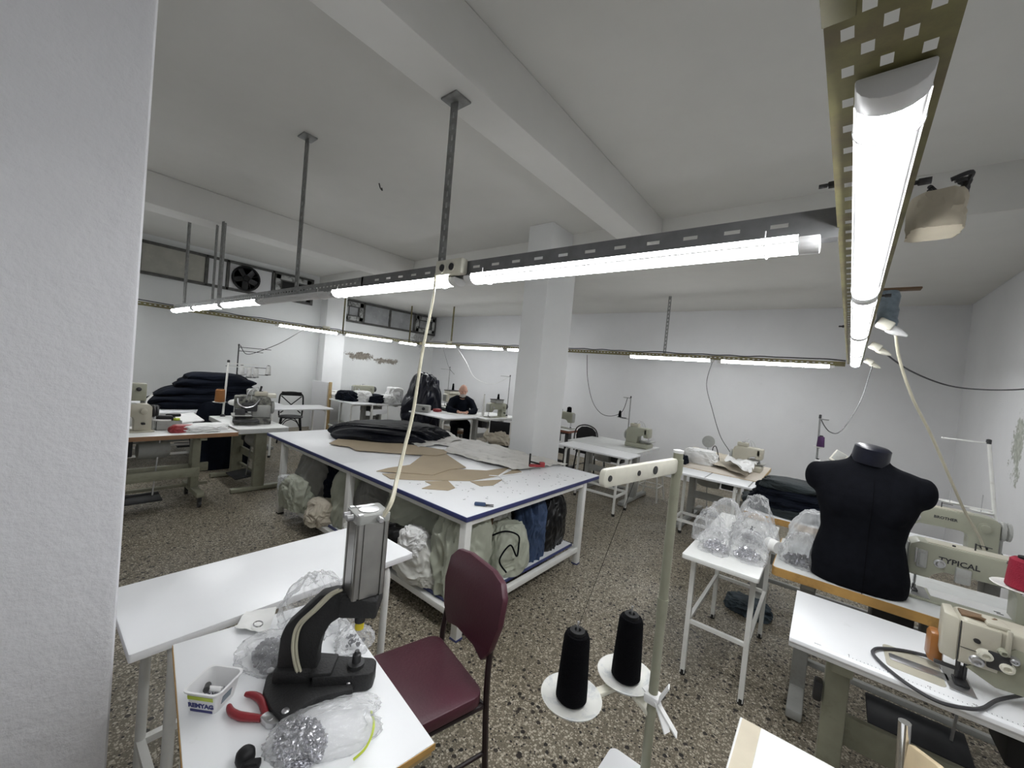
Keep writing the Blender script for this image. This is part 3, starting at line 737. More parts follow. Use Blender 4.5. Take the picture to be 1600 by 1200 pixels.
sack('dark knitted garment squeezed behind the middle leg', (-3.48, 2.05), (.18, .20, .54), 24, 'navy_cloth', 0, name='garment', cat='clothes', fine=.10)
sack('grey translucent sack at the left end of the shelf', (-3.88, 2.02), (.30, .26, .52), 25, 'sack_grey', .2, folds=.09)
sack('pale green sack drooping over the shelf edge at the left end', (-3.92, 1.76, .16), (.25, .13, .29), 26, 'sack_green', .12, folds=.16, freq=2.4)
sack('beige cloth folded over the shelf edge left of the middle leg', (-3.48, 1.77, .15), (.17, .13, .20), 27, 'sack_beige', -.2, folds=.16, name='cloth_scrap', cat='cloth')
sack('white plastic scrap hanging out beside the far left leg', (-4.13, 1.72, .24), (.09, .06, .18), 28, 'milky_film', 0, folds=.2, freq=3, name='plastic_scrap', cat='plastic')
sack('small white cloth bag on the shelf at the foot of the middle leg', (-2.88, 1.77, .17), (.12, .10, .16), 29, 'sack_white', 0, folds=.14)
sack('grey sacks packed at the back of the shelf', (-2.95, 2.75), (.65, .33, .50), 30, 'sack_grey', 0)
single('cord', MB().tube(spline([(-1.86, 2.14, .42), (-1.72, 2.20, .52), (-1.64, 2.28, .50), (-1.66, 2.33, .40), (-1.62, 2.26, .36), (-1.64, 2.20, .45), (-1.66, 2.12, .36), (-1.63, 2.17, .27)]), .006, 6), 'black_cloth', 'black cord looped over the white green sack on the shelf', 'cord')

# things lying on the cutting table
TZ = .7705
fab = blob((-4.02, 2.84, TZ), (.62, .50, .15), 41, folds=.20, freq=1.7, sub=6, flat=.1, sq=2.1, tilt=.75, aniso=(.8, 2.0, .6), fine=.03)
single('fabric_heap', fab, 'navy_satin', 'heap of shiny black fabric on the far end of the cutting table', 'fabric', loc=(-4.04, 2.86, TZ))
film_ = sheet(((-3.676, 2.740, 0.770), (-3.957, 3.666, 0.770), (-3.401, 3.393, 0.770), (-3.271, 2.647, 0.770)), 24, 12, TZ, .025, 4, 7, edge=.05)
single('plastic_sheet', film_, 'pattern_paper', 'crumpled pale film beside the black fabric heap', 'plastic sheet')
ps = sheet(((-3.071, 2.779, 0.770), (-3.335, 3.548, 0.770), (-2.000, 3.490, 0.770), (-2.130, 2.799, 0.770)), 46, 20, TZ, .030, 9, 6, edge=.05)
single('pattern_sheet', ps, 'pattern_paper', 'large grey translucent pattern sheet along the back edge of the cutting table', 'paper')
ps2 = sheet(((-3.516, 2.838, 0.770), (-3.769, 3.496, 0.770), (-3.184, 3.503, 0.770), (-3.003, 3.135, 0.770)), 20, 10, TZ+.002, .012, 19, 5, edge=.02)
single('pattern_sheet', ps2, 'pattern_paper', 'smaller pale sheet between the black fabric and the column', 'paper')
GC = 'cardboard pattern pieces'
def card(pts, z, label):
    single('cardboard_pattern', MB().prism([p[:2] for p in pts], z, z+.004), 'cardboard', label, 'cardboard', GC)
card([(-3.826, 1.965, 0.770), (-4.028, 2.176, 0.770), (-4.009, 2.319, 0.770), (-3.826, 2.297, 0.770), (-3.784, 2.484, 0.770), (-3.445, 2.656, 0.770), (-3.040, 2.841, 0.770), (-2.936, 2.721, 0.770), (-2.921, 2.567, 0.770), (-3.078, 2.382, 0.770), (-3.253, 2.216, 0.770), (-3.437, 2.032, 0.770), (-3.615, 2.059, 0.770), (-3.713, 1.992, 0.770)], TZ+.012, 'long curved cardboard pattern nearest the black fabric heap')
card([(-2.726, 1.801, 0.770), (-2.763, 1.931, 0.770), (-2.761, 2.147, 0.770), (-3.000, 2.474, 0.770), (-2.936, 2.721, 0.770), (-2.446, 2.519, 0.770), (-2.470, 2.350, 0.770), (-2.408, 2.108, 0.770), (-2.547, 1.988, 0.770)], TZ+.006, 'wide cardboard pattern piece in the middle of the pile')
card([(-2.656, 1.808, 0.770), (-2.563, 1.999, 0.770), (-2.408, 2.108, 0.770), (-2.502, 2.379, 0.770), (-2.288, 2.616, 0.770), (-2.250, 2.950, 0.770), (-2.088, 2.868, 0.770), (-2.117, 2.508, 0.770), (-2.139, 2.266, 0.770), (-2.353, 1.961, 0.770), (-2.506, 1.782, 0.770)], TZ+.001, 'cardboard pattern strip along the front of the pile')
card([(-2.192, 1.828, 0.770), (-2.224, 1.948, 0.770), (-2.316, 1.956, 0.770), (-2.235, 2.116, 0.770), (-2.071, 2.038, 0.770), (-2.055, 1.954, 0.770)], TZ+.0005, 'small separate cardboard scrap in front of the pile')
card([(-2.127, 2.253, 0.770), (-2.021, 2.520, 0.770), (-1.957, 2.328, 0.770), (-2.001, 2.230, 0.770)], TZ+.0005, 'small cardboard scrap below the white plastic strips')
cl = MB()
for a, b in (((763, 743), (806, 727)), ((766, 746), (812, 730)), ((770, 749), (818, 741)), ((772, 748), (800, 726)), ((786, 745), (795, 757)), ((762, 745), (778, 742))):
    pass
c0 = Vector((-2.092, 2.552, 0.775))
for q in ((-2.286, 3.035, 0.770), (-2.234, 3.028, 0.770), (-2.054, 2.842, 0.770), (-2.162, 2.510, 0.770), (-1.914, 2.456, 0.770), (-2.207, 2.886, 0.770)):
    q = Vector(q); cl.bar((c0.x, c0.y, TZ+.012), (q.x, q.y, TZ+.006), .012, .004)
single('plastic_strips', cl, 'white_plastic', 'bunch of white plastic strips on the cardboard patterns', 'plastic strips')
c = Vector((-2.071, 3.074, 0.770)); M = Matrix.Translation((c.x, c.y, TZ)) @ Matrix.Rotation(.9, 4, 'Z')
tl = thing('tape_dispenser', 'small red and black tool standing on the pattern sheet near the column', 'tool', (c.x, c.y, TZ+.03))
part('tool_body', MB().box((0, 0, .040), (.15, .04, .025), .006, M).box((.05, 0, .06), (.05, .045, .03), .008, M), 'red_plastic', tl)
part('tool_handle', MB().box((-.03, 0, .06), (.10, .025, .014), .004, M @ Matrix.Rotation(.2, 4, 'Y')).bar(M @ Vector((-.07, 0, .03)), M @ Vector((-.072, 0, .15)), .012), 'black_plastic', tl)
c = Vector((-1.680, 1.934, 0.770)); M = Matrix.Translation((c.x, c.y, TZ)) @ Matrix.Rotation(.7, 4, 'Z')
tl = thing('thread_snips', 'small blue thread snips lying on the near corner of the cutting table', 'scissors', (c.x, c.y, TZ))
part('handle', MB().box((-.03, 0, .012), (.075, .032, .02), .008, M), 'denim_blue', tl)
part('blade', MB().box((.03, .008, .008), (.06, .008, .004), 0, M @ Matrix.Rotation(.12, 4, 'Z')).box((.03, -.008, .008), (.06, .008, .004), 0, M @ Matrix.Rotation(-.12, 4, 'Z')), 'dark_steel', tl)
sc = MB(); rr = random.Random(3)
for k in range(110):
    x, y = -1.66-abs(rr.gauss(0, .42)), 1.78+rr.random()*1.55
    if x < -2.9: continue
    a = rr.random()*6.3; l = .006+.02*rr.random()**2
    sc.bar((x, y, TZ+.001), (x+l*math.cos(a), y+l*math.sin(a), TZ+.001), .003, .0015)
single('thread_scraps', sc, 'galvanised', 'thread ends and lint scattered on the cutting table', 'scraps', kind='stuff')

# ------------------------------------------------------------------ white plank bench near the wall end
bench('long white plank bench beside the near wall end', -1.905, -1.462, .225, 1.20, .76, along='y', r=.016, inset=.11, stretch=.16, thick=.026, square=False, rnd=.006)

# ------------------------------------------------------------------ small front table with the press
FT = Matrix.Translation((-1.045, .484, 0)) @ Matrix.Rotation(-.151, 4, 'Z')
ft = thing('side_table', 'small white table in the foreground carrying the snap press', 'table', (-1.045, .484, 0), -.151)
part('tabletop', MB().bb(-.362, .362, -.2245, .2245, .742, .76, .002), 'white_laminate', ft, local=True)
part('edge_band', MB().bb(-.362, .362, -.226, -.2245, .743, .758).bb(.362, .364, -.226, .226, .743, .758), 'wood_orange', ft, local=True)
part('core_board', MB().bb(-.358, .358, -.221, .221, .728, .742), 'pine', ft, local=True)
for sx_ in (-1, 1):
    for sy_ in (-1, 1):
        l = part('leg', MB().bb(sx_*.32-.0125, sx_*.32+.0125, sy_*.18-.0125, sy_*.18+.0125, .0, .728, .002), 'white_metal', ft, local=True)
for sx_ in (-1, 1): part('stretcher', MB().bb(sx_*.32-.01, sx_*.32+.01, -.18, .18, .22, .24), 'white_metal', ft, local=True)
for sy_ in (-1, 1): part('stretcher', MB().bb(-.32, .32, sy_*.18-.01, sy_*.18+.01, .22, .24), 'white_metal', ft, local=True)
# pneumatic snap press
FZ = .7605
AX = Vector((-.943, .611, 0)); u = Vector((-.69, -.72, 0)).normalized(); vv = Vector((-u.y, u.x, 0))
pr_ = thing('snap_press', 'black pneumatic snap press with a tall square steel cylinder on the front table', 'press', (AX.x+u.x*.1, AX.y+u.y*.1, FZ))
MP = Matrix((( u.x, vv.x, 0, AX.x), (u.y, vv.y, 0, AX.y), (0, 0, 1, 0), (0, 0, 0, 1)))       # local: x away from the plunger, y sideways
bo = [(-1.052, 0.420, 0.785), (-1.099, 0.445, 0.785), (-1.114, 0.489, 0.785), (-1.074, 0.558, 0.785), (-0.974, 0.609, 0.785), (-0.933, 0.601, 0.785), (-0.899, 0.581, 0.785), (-0.924, 0.538, 0.785), (-0.941, 0.497, 0.785), (-0.936, 0.460, 0.785), (-0.929, 0.435, 0.785), (-0.943, 0.418, 0.785), (-0.991, 0.415, 0.785)]
part('base_plate', MB().prism([p[:2] for p in bo], FZ, FZ+.026, .006), 'black_cast', pr_)
part('anvil_block', MB().prism([(-.040, -.032), (.10, -.045), (.10, .045), (-.040, .032), (-.052, .02), (-.052, -.02)], FZ+.001, FZ+.050, .006, MP).prism([(.055, -.036), (.11, -.042), (.11, .042), (.055, .036)], FZ+.045, FZ+.058, .004, MP), 'black_cast', pr_)
part('anvil', MB().lathe([(.022, 0), (.022, .012), (.012, .014), (.011, .034), (.007, .036), (.006, .044)], (AX.x, AX.y, FZ+.048), n=18), 'dark_steel', pr_)
arm = [(.09, .78), (.20, .78), (.195, .90), (.185, .93), (.105, 1.015), (.07, 1.025), (-.045, 1.022), (-.052, .975), (.0, .965), (.045, .958), (.072, .938), (.090, .90), (.098, .86), (.098, .82)]
part('arm', MB().xz(arm, -.021, .021, .006, MP), 'black_cast', pr_)
part('arm_head', MB().box((-.002, 0, .995), (.095, .094, .05), .006, MP), 'black_cast', pr_)
part('arm_foot', MB().box((.155, 0, .80), (.10, .07, .04), .012, MP), 'black_cast', pr_)
cy = MB(); h = .0425; o = []
for k in range(4):
    a = k*PI/2; cs, sn = math.cos(a), math.sin(a)
    for x, y in ((-h, -h+.012), (-h, -h+.004), (-h+.004, -h), (-h+.012, -h), (-h+.013, -h+.005), (-h+.018, -h+.005), (-h+.019, -h+.001), (h-.019, -h+.001), (h-.018, -h+.005), (h-.013, -h+.005)):
        o.append((x*cs-y*sn, x*sn+y*cs))
MC = Matrix.Translation((AX.x, AX.y, 0)) @ Matrix.Rotation(-.20, 4, 'Z')
part('cylinder', cy.prism(o, 1.022, 1.222, 0, MC), 'brushed_steel', pr_)
cap = part('cylinder_cap', MB().prism(roundrect(-.044, .044, -.044, .044, .008), 1.222, 1.245, .002, MC), 'machine_grey', pr_)
part('cap_detail', MB().lathe([(.026, 0), (.026, .002), (.02, .0025)], n=24, M=MC @ Matrix.Translation((0, 0, 1.245))).box((-.03, .0, 1.246), (.012, .05, .002), 0, MC).box((.034, -.034, 1.246), (.012, .012, .003), 0, MC).box((-.034, -.034, 1.246), (.012, .012, .003), 0, MC).box((.034, .034, 1.246), (.012, .012, .003), 0, MC), 'steel', cap)
for k, (x, y) in enumerate(((.05, .012), (.012, -.05), (-.015, -.05))): part('air_fitting', MB().lathe([(.008, 0), (.008, .016), (.006, .018)], n=10, M=MC @ Matrix.Translation((x*.9, y*.9, 1.234)) @ Matrix.Rotation(PI/2, 4, 'Y' if k == 0 else 'X')), 'steel', pr_)
part('plunger', MB().lathe([(.014, 0), (.014, .03), (.018, .032), (.018, .045)], (AX.x, AX.y, .935), n=14), 'dark_steel', pr_)
part('yellow_cap', MB().lathe([(.010, 0), (.012, .002), (.012, .022), (.010, .024)], (AX.x, AX.y, .914), n=14), 'yellow_plastic', pr_)
for p in ((-1.107, 0.458, 0.787), (-0.949, 0.434, 0.787), (-0.928, 0.584, 0.787), (-1.095, 0.498, 0.787)):
    part('bolt', MB().lathe([(.009, 0), (.009, .003), (.006, .006), (.001, .007)], p, n=12), 'steel', pr_)
hose = []
for s_, z in ((.055, 1.035), (.08, 1.02), (.112, .985), (.150, .94), (.158, .89), (.150, .84), (.135, .80)): hose.append(MP @ Vector((s_, .028 if z < 1.0 else .024, z)))
part('air_hose', MB().tube(spline(hose), .0045, 6).tube([p+Vector((.006, .006, 0)) for p in spline(hose)], .0035, 6), 'cream_cable', pr_, label='pair of olive air hoses tied along the arm')
cable([(-1.670, 1.360, 2.135), (-1.541, 1.250, 1.966), (-1.370, 1.080, 1.705), (-1.228, 0.950, 1.477), (-1.130, 0.850, 1.356), (-1.022, 0.750, 1.286), (-0.907, 0.655, 1.270), (AX.x+.045, AX.y+.014, 1.236)], .0065, 'cream_cable', 'long cream air hose hanging from the cross rail down to the snap press', 'hose', name='air_hose')
# margarine tub with machine parts
c = Vector((-1.131, 0.337, 0.765)); MT = Matrix.Translation((c.x, c.y, FZ)) @ Matrix.Rotation(.62, 4, 'Z')
tub = thing('margarine_tub', 'white margarine tub full of small metal parts on the front table', 'tub', (c.x, c.y, FZ), .62)
prof = [(.034, 0, 0), (.043, .052, 0), (.047, .053, 0), (.047, .056, 0), (.042, .056, 0), (.033, .004, 0)]
tb = MB(); o0 = [roundrect(-r, r, -r, r, r*.35, 4) for r, z, _ in prof]; n = len(o0[0])
vs = [(x, y, prof[i][1]) for i, o in enumerate(o0) for x, y in o]; fs = []
for i in range(len(prof)-1):
    for k in range(n): fs.append((i*n+k, i*n+(k+1) % n, (i+1)*n+(k+1) % n, (i+1)*n+k))
fs += [tuple(range(n))[::-1], tuple((len(prof)-1)*n+k for k in range(n))]
part('tub_body', MB().add([MT @ Vector(v) for v in vs], fs), 'white_plastic', tub)
part('metal_parts', bits(60, (c.x, c.y, FZ+.006), (.026, .026, .022), .005, 5), 'silver_bits', tub, kind='stuff')
part('bobbin_case', MB().tube([MT @ Vector((-.02, .0, .032)), MT @ Vector((.018, .004, .030))], .006, 10), 'white_plastic', tub)
part('dark_fitting', MB().tube([MT @ Vector((-.025, .012, .030)), MT @ Vector((-.012, -.01, .036))], .007, 10), 'dark_steel', tub)
sl = (.043-.034)/.052
ftx = lambda face, x, z: MT @ Matrix.Rotation(face, 4, 'Z') @ frame((x, -(.034+sl*z)-.0006, z), (1, 0, 0), (0, -sl, 1))
part('lettering', text_mb('REMYAG', .0165, ftx(0, 0, .020), .0003, .0008), 'ink_blue', tub)
part('label_band', MB().box((0, 0, 0), (.064, .010, .0006), 0, ftx(0, 0, .041)), 'lime_plastic', tub)
part('label_band', MB().box((0, 0, 0), (.056, .007, .0006), 0, ftx(0, 0, .006)), 'ink_blue', tub)
part('label_panel', MB().box((0, 0, 0), (.030, .020, .0006), 0, ftx(PI/2, -.006, .026)), 'tape_blue', tub)
# pliers
a = Vector((-0.961, 0.409, 0.770)); M = Matrix.Translation((a.x, a.y, FZ+.010)) @ Matrix.Rotation(math.atan2(-.030, -.109), 4, 'Z')
pl = thing('pliers', 'red handled cutting pliers beside the margarine tub', 'pliers', (a.x, a.y, FZ))
for s in (1, -1):
    part('grip', MB().tube([M @ Vector(p) for p in spline([(.028, s*.006, 0), (.045, s*.013, 0), (.075, s*.026, .001), (.105, s*.028, 0), (.128, s*.020, 0)], 5)], [.0075, .0075, .008, .008, .0085, .0085, .009, .009, .0095, .0095, .0095, .009, .009, .009, .0085, .0085, .008, .0075, .007, .006, .005], 10), 'red_grip', pl)
part('jaws', MB().prism([(.03, .010), (.03, -.010), (.0, -.014), (-.016, -.008), (-.020, 0), (-.016, .008), (.0, .014)], -.007, .007, .002, M).lathe([(.007, .007), (.007, .0095), (.004, .010)], n=14, M=M @ Matrix.Translation((.006, 0, 0))), 'steel', pl)
def film_bag(label, c, d, seed, content=None, cmat='silver_bits', n=110, size=.006, mat='clear_film', tilt=0, folds=.12, cd=None, name='plastic_bag', cc=None, ears=True, group=None, gather=.5):
    t = thing(name, label, 'bag', (c[0], c[1], c[2]), 0, group)
    b = blob(c, d, seed, folds=folds*1.7, freq=2.1, sub=5, flat=.45, sq=2.3, tilt=tilt, fine=.03, gather=gather)
    part('film', b, mat, t, smooth=True)
    if content:
        cd = cd or (d[0]*.62, d[1]*.62, d[2]*.45); cc = cc or (c[0], c[1], c[2]+.002)
        part(content, bits(n, cc, cd, size, seed), cmat, t, kind='stuff')
    return t
bf = film_bag('clear bag of silver snaps with a lime zip edge, front of the table', (-.845, .487, FZ), (.125, .060, .052), 51, 'snap_fasteners', n=700, size=.0042, tilt=1.18, folds=.10, gather=0, cd=(.075, .050, .026), cc=(-.868, .435, FZ+.002))
p = [(-0.733, 0.488, 0.780), (-0.729, 0.512, 0.790), (-0.748, 0.541, 0.790), (-0.779, 0.566, 0.785), (-0.818, 0.584, 0.775)]
part('zip_edge', MB().tube(spline(p), .0028, 6), 'lime_plastic', bf)
film_bag('clear bag of dark metal snaps behind the press arm', (-1.175, .505, FZ), (.11, .075, .055), 52, 'dark_snaps', 'dark_bits', 600, .0048, tilt=.5, gather=.1, cd=(.09, .06, .034))
film_bag('crumpled empty clear plastic wrap standing behind the press', (-1.265, .655, FZ), (.10, .085, .16), 53, None, folds=.2, tilt=.4, name='plastic_wrap')
film_bag('ball of crumpled clear plastic beside the anvil', (-1.085, .690, FZ), (.05, .05, .05), 54, 'dark_snaps', 'dark_bits', 22, .005, folds=.22, name='plastic_wrap')
single('paper_scrap', sheet(((-1.387, 0.456, 0.765), (-1.462, 0.511, 0.765), (-1.408, 0.586, 0.765), (-1.292, 0.521, 0.765)), 12, 10, FZ, .012, 8, 14, edge=.004), 'white_paper', 'folded cream paper with a ring on it at the back corner of the front table', 'paper')
c = Vector((-1.345, 0.508, 0.770)); single('ring', MB().tube([(c.x+.016*math.cos(a*PI/10), c.y+.012*math.sin(a*PI/10), FZ+.020) for a in range(21)], .0022, 6, cap=False), 'chrome', 'small metal ring lying on the cream paper', 'ring')
c = Vector((-0.908, 0.338, 0.770)); M = Matrix.Translation((c.x, c.y, FZ)) @ Matrix.Rotation(.9, 4, 'Z')
sq_ = thing('black_clamp', 'black plastic clip at the very front of the front table', 'clip', (c.x, c.y, FZ))
part('clip_body', MB().lathe([(.016, 0), (.019, .008), (.018, .022), (.012, .029), (.004, .031)], n=16, M=M), 'black_plastic', sq_)
part('clip_jaw', MB().box((.018, -.020, .010), (.036, .022, .016), .004, M).box((.020, -.026, .019), (.022, .004, .006), 0, M), 'black_plastic', sq_)

# ------------------------------------------------------------------ burgundy chair
def chair_burgundy():
    t = thing('side_chair', 'burgundy vinyl chair with dark frame pulled up to the front table', 'chair', (-1.118, .972, 0), math.radians(166.2))
    s = MB().prism(roundrect(-.195, .195, -.20, .20, .05), .425, .47, .014); part('seat', s, 'burgundy_vinyl', t, local=True)
    o = [(-.125, .60), (-.165, .66), (-.19, .76), (-.185, .86), (-.15, .905), (-.08, .918), (.08, .918), (.15, .905), (.185, .86), (.19, .76), (.165, .66), (.125, .60), (.06, .615), (-.06, .615)]
    Mb = Matrix.Translation((-.01, -.215, .555)) @ Matrix.Rotation(.16, 4, 'X') @ Matrix.Translation((0, 0, -.60))
    b = MB().xz([(x*1.08, z) for x, z in o], -.016, .016, .010)
    b.v = [Mb @ Vector((p.x, p.y+.5*p.x*p.x-.004, p.z)) for p in b.v]
    part('backrest', b, 'burgundy_vinyl', t, local=True)
    for s_ in (-1, 1):
        part('leg', MB().tube(spline([(s_*.185, -.25, .008), (s_*.18, -.215, .42), (s_*.165, -.225, .62), (s_*.155, -.246, .77)], 5), .012, 8), 'maroon_frame', t, local=True)
        part('leg', MB().tube([(s_*.185, .20, .008), (s_*.175, .17, .43)], .012, 8), 'maroon_frame', t, local=True)
        part('side_stretcher', MB().tube([(s_*.182, -.225, .22), (s_*.18, .185, .22)], .008, 8).tube([(s_*.175, -.205, .405), (s_*.175, .17, .405)], .010, 8), 'maroon_frame', t, local=True)
    part('seat_frame', MB().tube([(-.175, .17, .405), (.175, .17, .405)], .010, 8).tube([(-.18, -.205, .405), (.18, -.205, .405)], .010, 8), 'maroon_frame', t, local=True)
    return t
chair_burgundy()

# ------------------------------------------------------------------ thread stand in front with two black cones
PX_, PY_ = -.256, .952
ts = thing('thread_stand', 'olive steel thread stand pole in the foreground with two dished arms', 'thread stand', (PX_, PY_, .74))
part('pole', MB().tube([(PX_, PY_, .70), (PX_, PY_, 1.505)], .0105, 14).tube([(PX_, PY_, 1.455), (PX_, PY_, 1.490)], .0125, 14).tube([(PX_, PY_, 1.12), (PX_, PY_, 1.165)], .0122, 14), 'stand_green', ts)
part('pole_cap', MB().lathe([(.0115, 0), (.0115, .006), (.004, .008)], (PX_, PY_, 1.504), n=14), 'white_plastic', ts)
a = Vector((PX_, PY_, 1.476)); b = Vector((-0.305, 0.664, 1.476)); d = (b-a).normalized()
M = frame(a, d, (0, 0, 1)); L = (b-a).length
ga = part('guide_arm', MB().prism(roundrect(.008, L, -.017, .017, .012), -.006, .006, .002, M), 'cream_plastic', ts)
for q, r in ((.94, .0042), (.60, .004), (.38, .0065)):
    part('eyelet', MB().lathe([(r, -.0075), (r*1.35, -.0075), (r*1.35, .0075), (r, .0075)], n=14, M=M @ Matrix.Translation((L*q, 0, 0))), 'dark_steel', ga)
d1, d2 = Vector((-0.405, 0.836, 0.905)), Vector((-0.339, 0.997, 0.905)); zd = .905
part('cone_arm', MB().bar((PX_, PY_, zd-.015), (d2.x, d2.y, zd-.012), .022, .012, .003).bar((d2.x, d2.y, zd-.012), (d1.x, d1.y, zd-.012), .022, .012, .003), 'cream_plastic', ts)
for p in (d1, d2):
    dsh = part('dish', MB().lathe([(.012, -.006), (.05, -.004), (.068, .005), (.071, .010), (.069, .0105), (.05, .0015), (.02, -.001), (.006, 0)], (p.x, p.y, zd), n=36), 'dish_plastic', ts)
    part('spike', MB().tube([(p.x, p.y, zd), (p.x, p.y, zd+.185)], .0028, 8), 'steel', ts)
for i, p in enumerate((d1, d2)):
    cn = thing('thread_cone', ('cone of black thread standing on the nearer dish, far from the pole', 'cone of black thread on the dish beside the pole')[i], 'thread cone', (p.x, p.y, zd+.002), 0, 'black thread cones')
    part('thread', MB().lathe([(.031, .0), (.036, .006), (.0355, .03), (.030, .145), (.026, .155), (.013, .156)], (p.x, p.y, zd+.002), n=28), 'black_thread', cn)
    part('core', MB().lathe([(.016, .154), (.018, .156), (.0175, .163), (.008, .164), (.007, .158), (.0045, .157)], (p.x, p.y, zd+.002), n=20), 'black_plastic', cn)
single('thread', MB().tube(spline([(d1.x, d1.y, zd+.17), (b.x*.6+a.x*.4, b.y*.6+a.y*.4, 1.465)], 2), .0006, 4), 'black_thread', 'black thread rising from the nearer cone to the guide arm', 'thread')
rb = MB().box((PX_, PY_, .93), (.034, .034, .022), .006)
for q in ((.045, .010, -.055), (.030, -.012, -.045), (.020, .005, .045), (-.035, .012, .010)):
    p0 = Vector((PX_+.014, PY_-.010, .932)); p1 = p0+Vector(q); rb.bar(p0, p1, .018, .003)
single('ribbon', rb, 'white_cloth', 'white cloth strip knotted round the thread stand pole', 'ribbon')
cb = thing('side_bench', 'corner of a white bench at the bottom edge, under the thread stand', 'bench', (-.31, .70, 0))
part('tabletop', MB().prism(roundrect(-.345, -.238, .42, .968, .018), .72, .744, .003), 'white_laminate', cb)
for y in (.5, .9): part('leg', MB().bar((-.29, y, 0), (-.29, y, .72), .025), 'white_metal', cb)

# ------------------------------------------------------------------ sewing machines
def machine(label, loc, rz=0, mat='machine_green', txt=None, tsize=.022, scale=1.0, wheel='dark_steel', name='sewing_machine', style=0, group=None):
    """industrial flat-bed machine: head at -x, pillar and handwheel at +x, operator at -y"""
    t = thing(name, label, 'sewing machine', loc, rz, group); k = scale
    def P(n, mb, m, **kw):
        mb.v = [p*k for p in mb.v]; return part(n, mb, m, t, local=True, **kw)
    P('bed', MB().box((0, 0, .006), (.50, .178, .012), .004), mat)
    P('slide_plate', MB().box((-.20, -.005, .0135), (.09, .15, .003), .001), 'steel')
    o = [(.105, .008), (.23, .008), (.23, .235), (.215, .258), (.185, .268), (-.21, .268), (-.236, .25), (-.240, .23), (-.236, .112), (-.225, .102), (-.165, .102), (-.152, .125), (-.12, .148), (.06, .152), (.09, .145), (.103, .12)]
    P('arm', MB().xz(o, -.056, .056, .014), mat)
    P('face_plate', MB().box((-.241, 0, .185), (.006, .085, .13), .003), 'machine_grey')
    P('top_cover', MB().box((-.03, 0, .269), (.30, .085, .006), .003), 'machine_cream' if mat != 'machine_cream' else 'machine_grey')
    P('needle_bar', MB().tube([(-.20, 0, .05), (-.20, 0, .11)], .0045, 8).tube([(-.20, 0, .014), (-.20, 0, .05)], .0015, 6), 'steel')
    P('presser_bar', MB().tube([(-.20, .016, .03), (-.20, .016, .11)], .005, 8), 'steel')
    P('presser_foot', MB().box((-.20, -.006, .019), (.022, .045, .006), .002).box((-.20, .012, .028), (.012, .014, .022), .002), 'dark_steel')
    fy = Matrix.Rotation(PI/2, 4, 'X')
    at_ = lambda x, z, y=-.056: Matrix.Translation((x, y, z)) @ fy
    P('tension_dial', MB().lathe([(.020, 0), (.020, .004), (.014, .006), (.014, .012), (.011, .022), (.005, .024)], n=16, M=at_(-.135, .185)), 'steel')
    P('stitch_dial', MB().lathe([(.034, 0), (.034, .006), (.024, .009), (.022, .022), (.010, .024)], n=20, M=at_(.165, .20)), mat)
    P('reverse_lever', MB().box((.165, -.075, .085), (.030, .045, .018), .006), 'black_plastic')
    P('handwheel', MB().lathe([(.02, .0), (.052, .002), (.060, .010), (.060, .022), (.048, .026), (.05, .030), (.056, .034), (.056, .046), (.02, .050)], n=24, M=Matrix.Translation((.232, 0, .195)) @ Matrix.Rotation(PI/2, 4, 'Y')), wheel)
    P('thread_guide', MB().tube([(-.02, 0, .27), (-.02, 0, .305)], .003, 6).tube([(-.02, 0, .300), (.03, 0, .298)], .002, 6).lathe([(.006, 0), (.006, .008)], (-.09, -.02, .27), n=10), 'dark_steel')
    P('take_up_lever', MB().box((-.215, -.060, .20), (.008, .01, .07), .002), 'steel')
    P('belt_guard', MB().box((.245, .02, .09), (.02, .06, .14), .006), 'machine_grey')
    if style == 1:   # walking-foot type with exposed linkage and twin tension posts
        P('lifting_lever', MB().box((-.195, -.062, .19), (.035, .012, .085), .004).box((-.195, -.070, .19), (.020, .006, .06), .002), 'machine_grey')
        P('linkage', MB().box((-.06, -.062, .155), (.05, .02, .07), .006), 'machine_grey')
        for x in (.125, .165): P('tension_disc', MB().lathe([(.019, 0), (.019, .003), (.008, .006), (.012, .018), (.004, .022)], n=16, M=at_(x, .155)), 'chrome')
        P('wire_bundle', MB().tube(spline([(.18, -.06, .22), (.14, -.075, .25), (.06, -.07, .27)]), .008, 6), 'dark_steel')
    if txt: P('bed_cover', MB().box((-.015, .03, .0135), (.26, .10, .004), .001), 'white_plastic'); P('cover_slot', MB().box((.07, .015, .016), (.02, .006, .002)), 'dark_steel'); P('cover_slot', MB().box((.075, -.002, .016), (.02, .006, .002)), 'dark_steel')
    if txt: P('lettering', text_mb(txt, tsize, frame((-.075 if style else -.005, -.0568, .205 if style else .212), (1, 0, 0), (0, 0, 1)), .0004, .0007), 'ink')
    return t
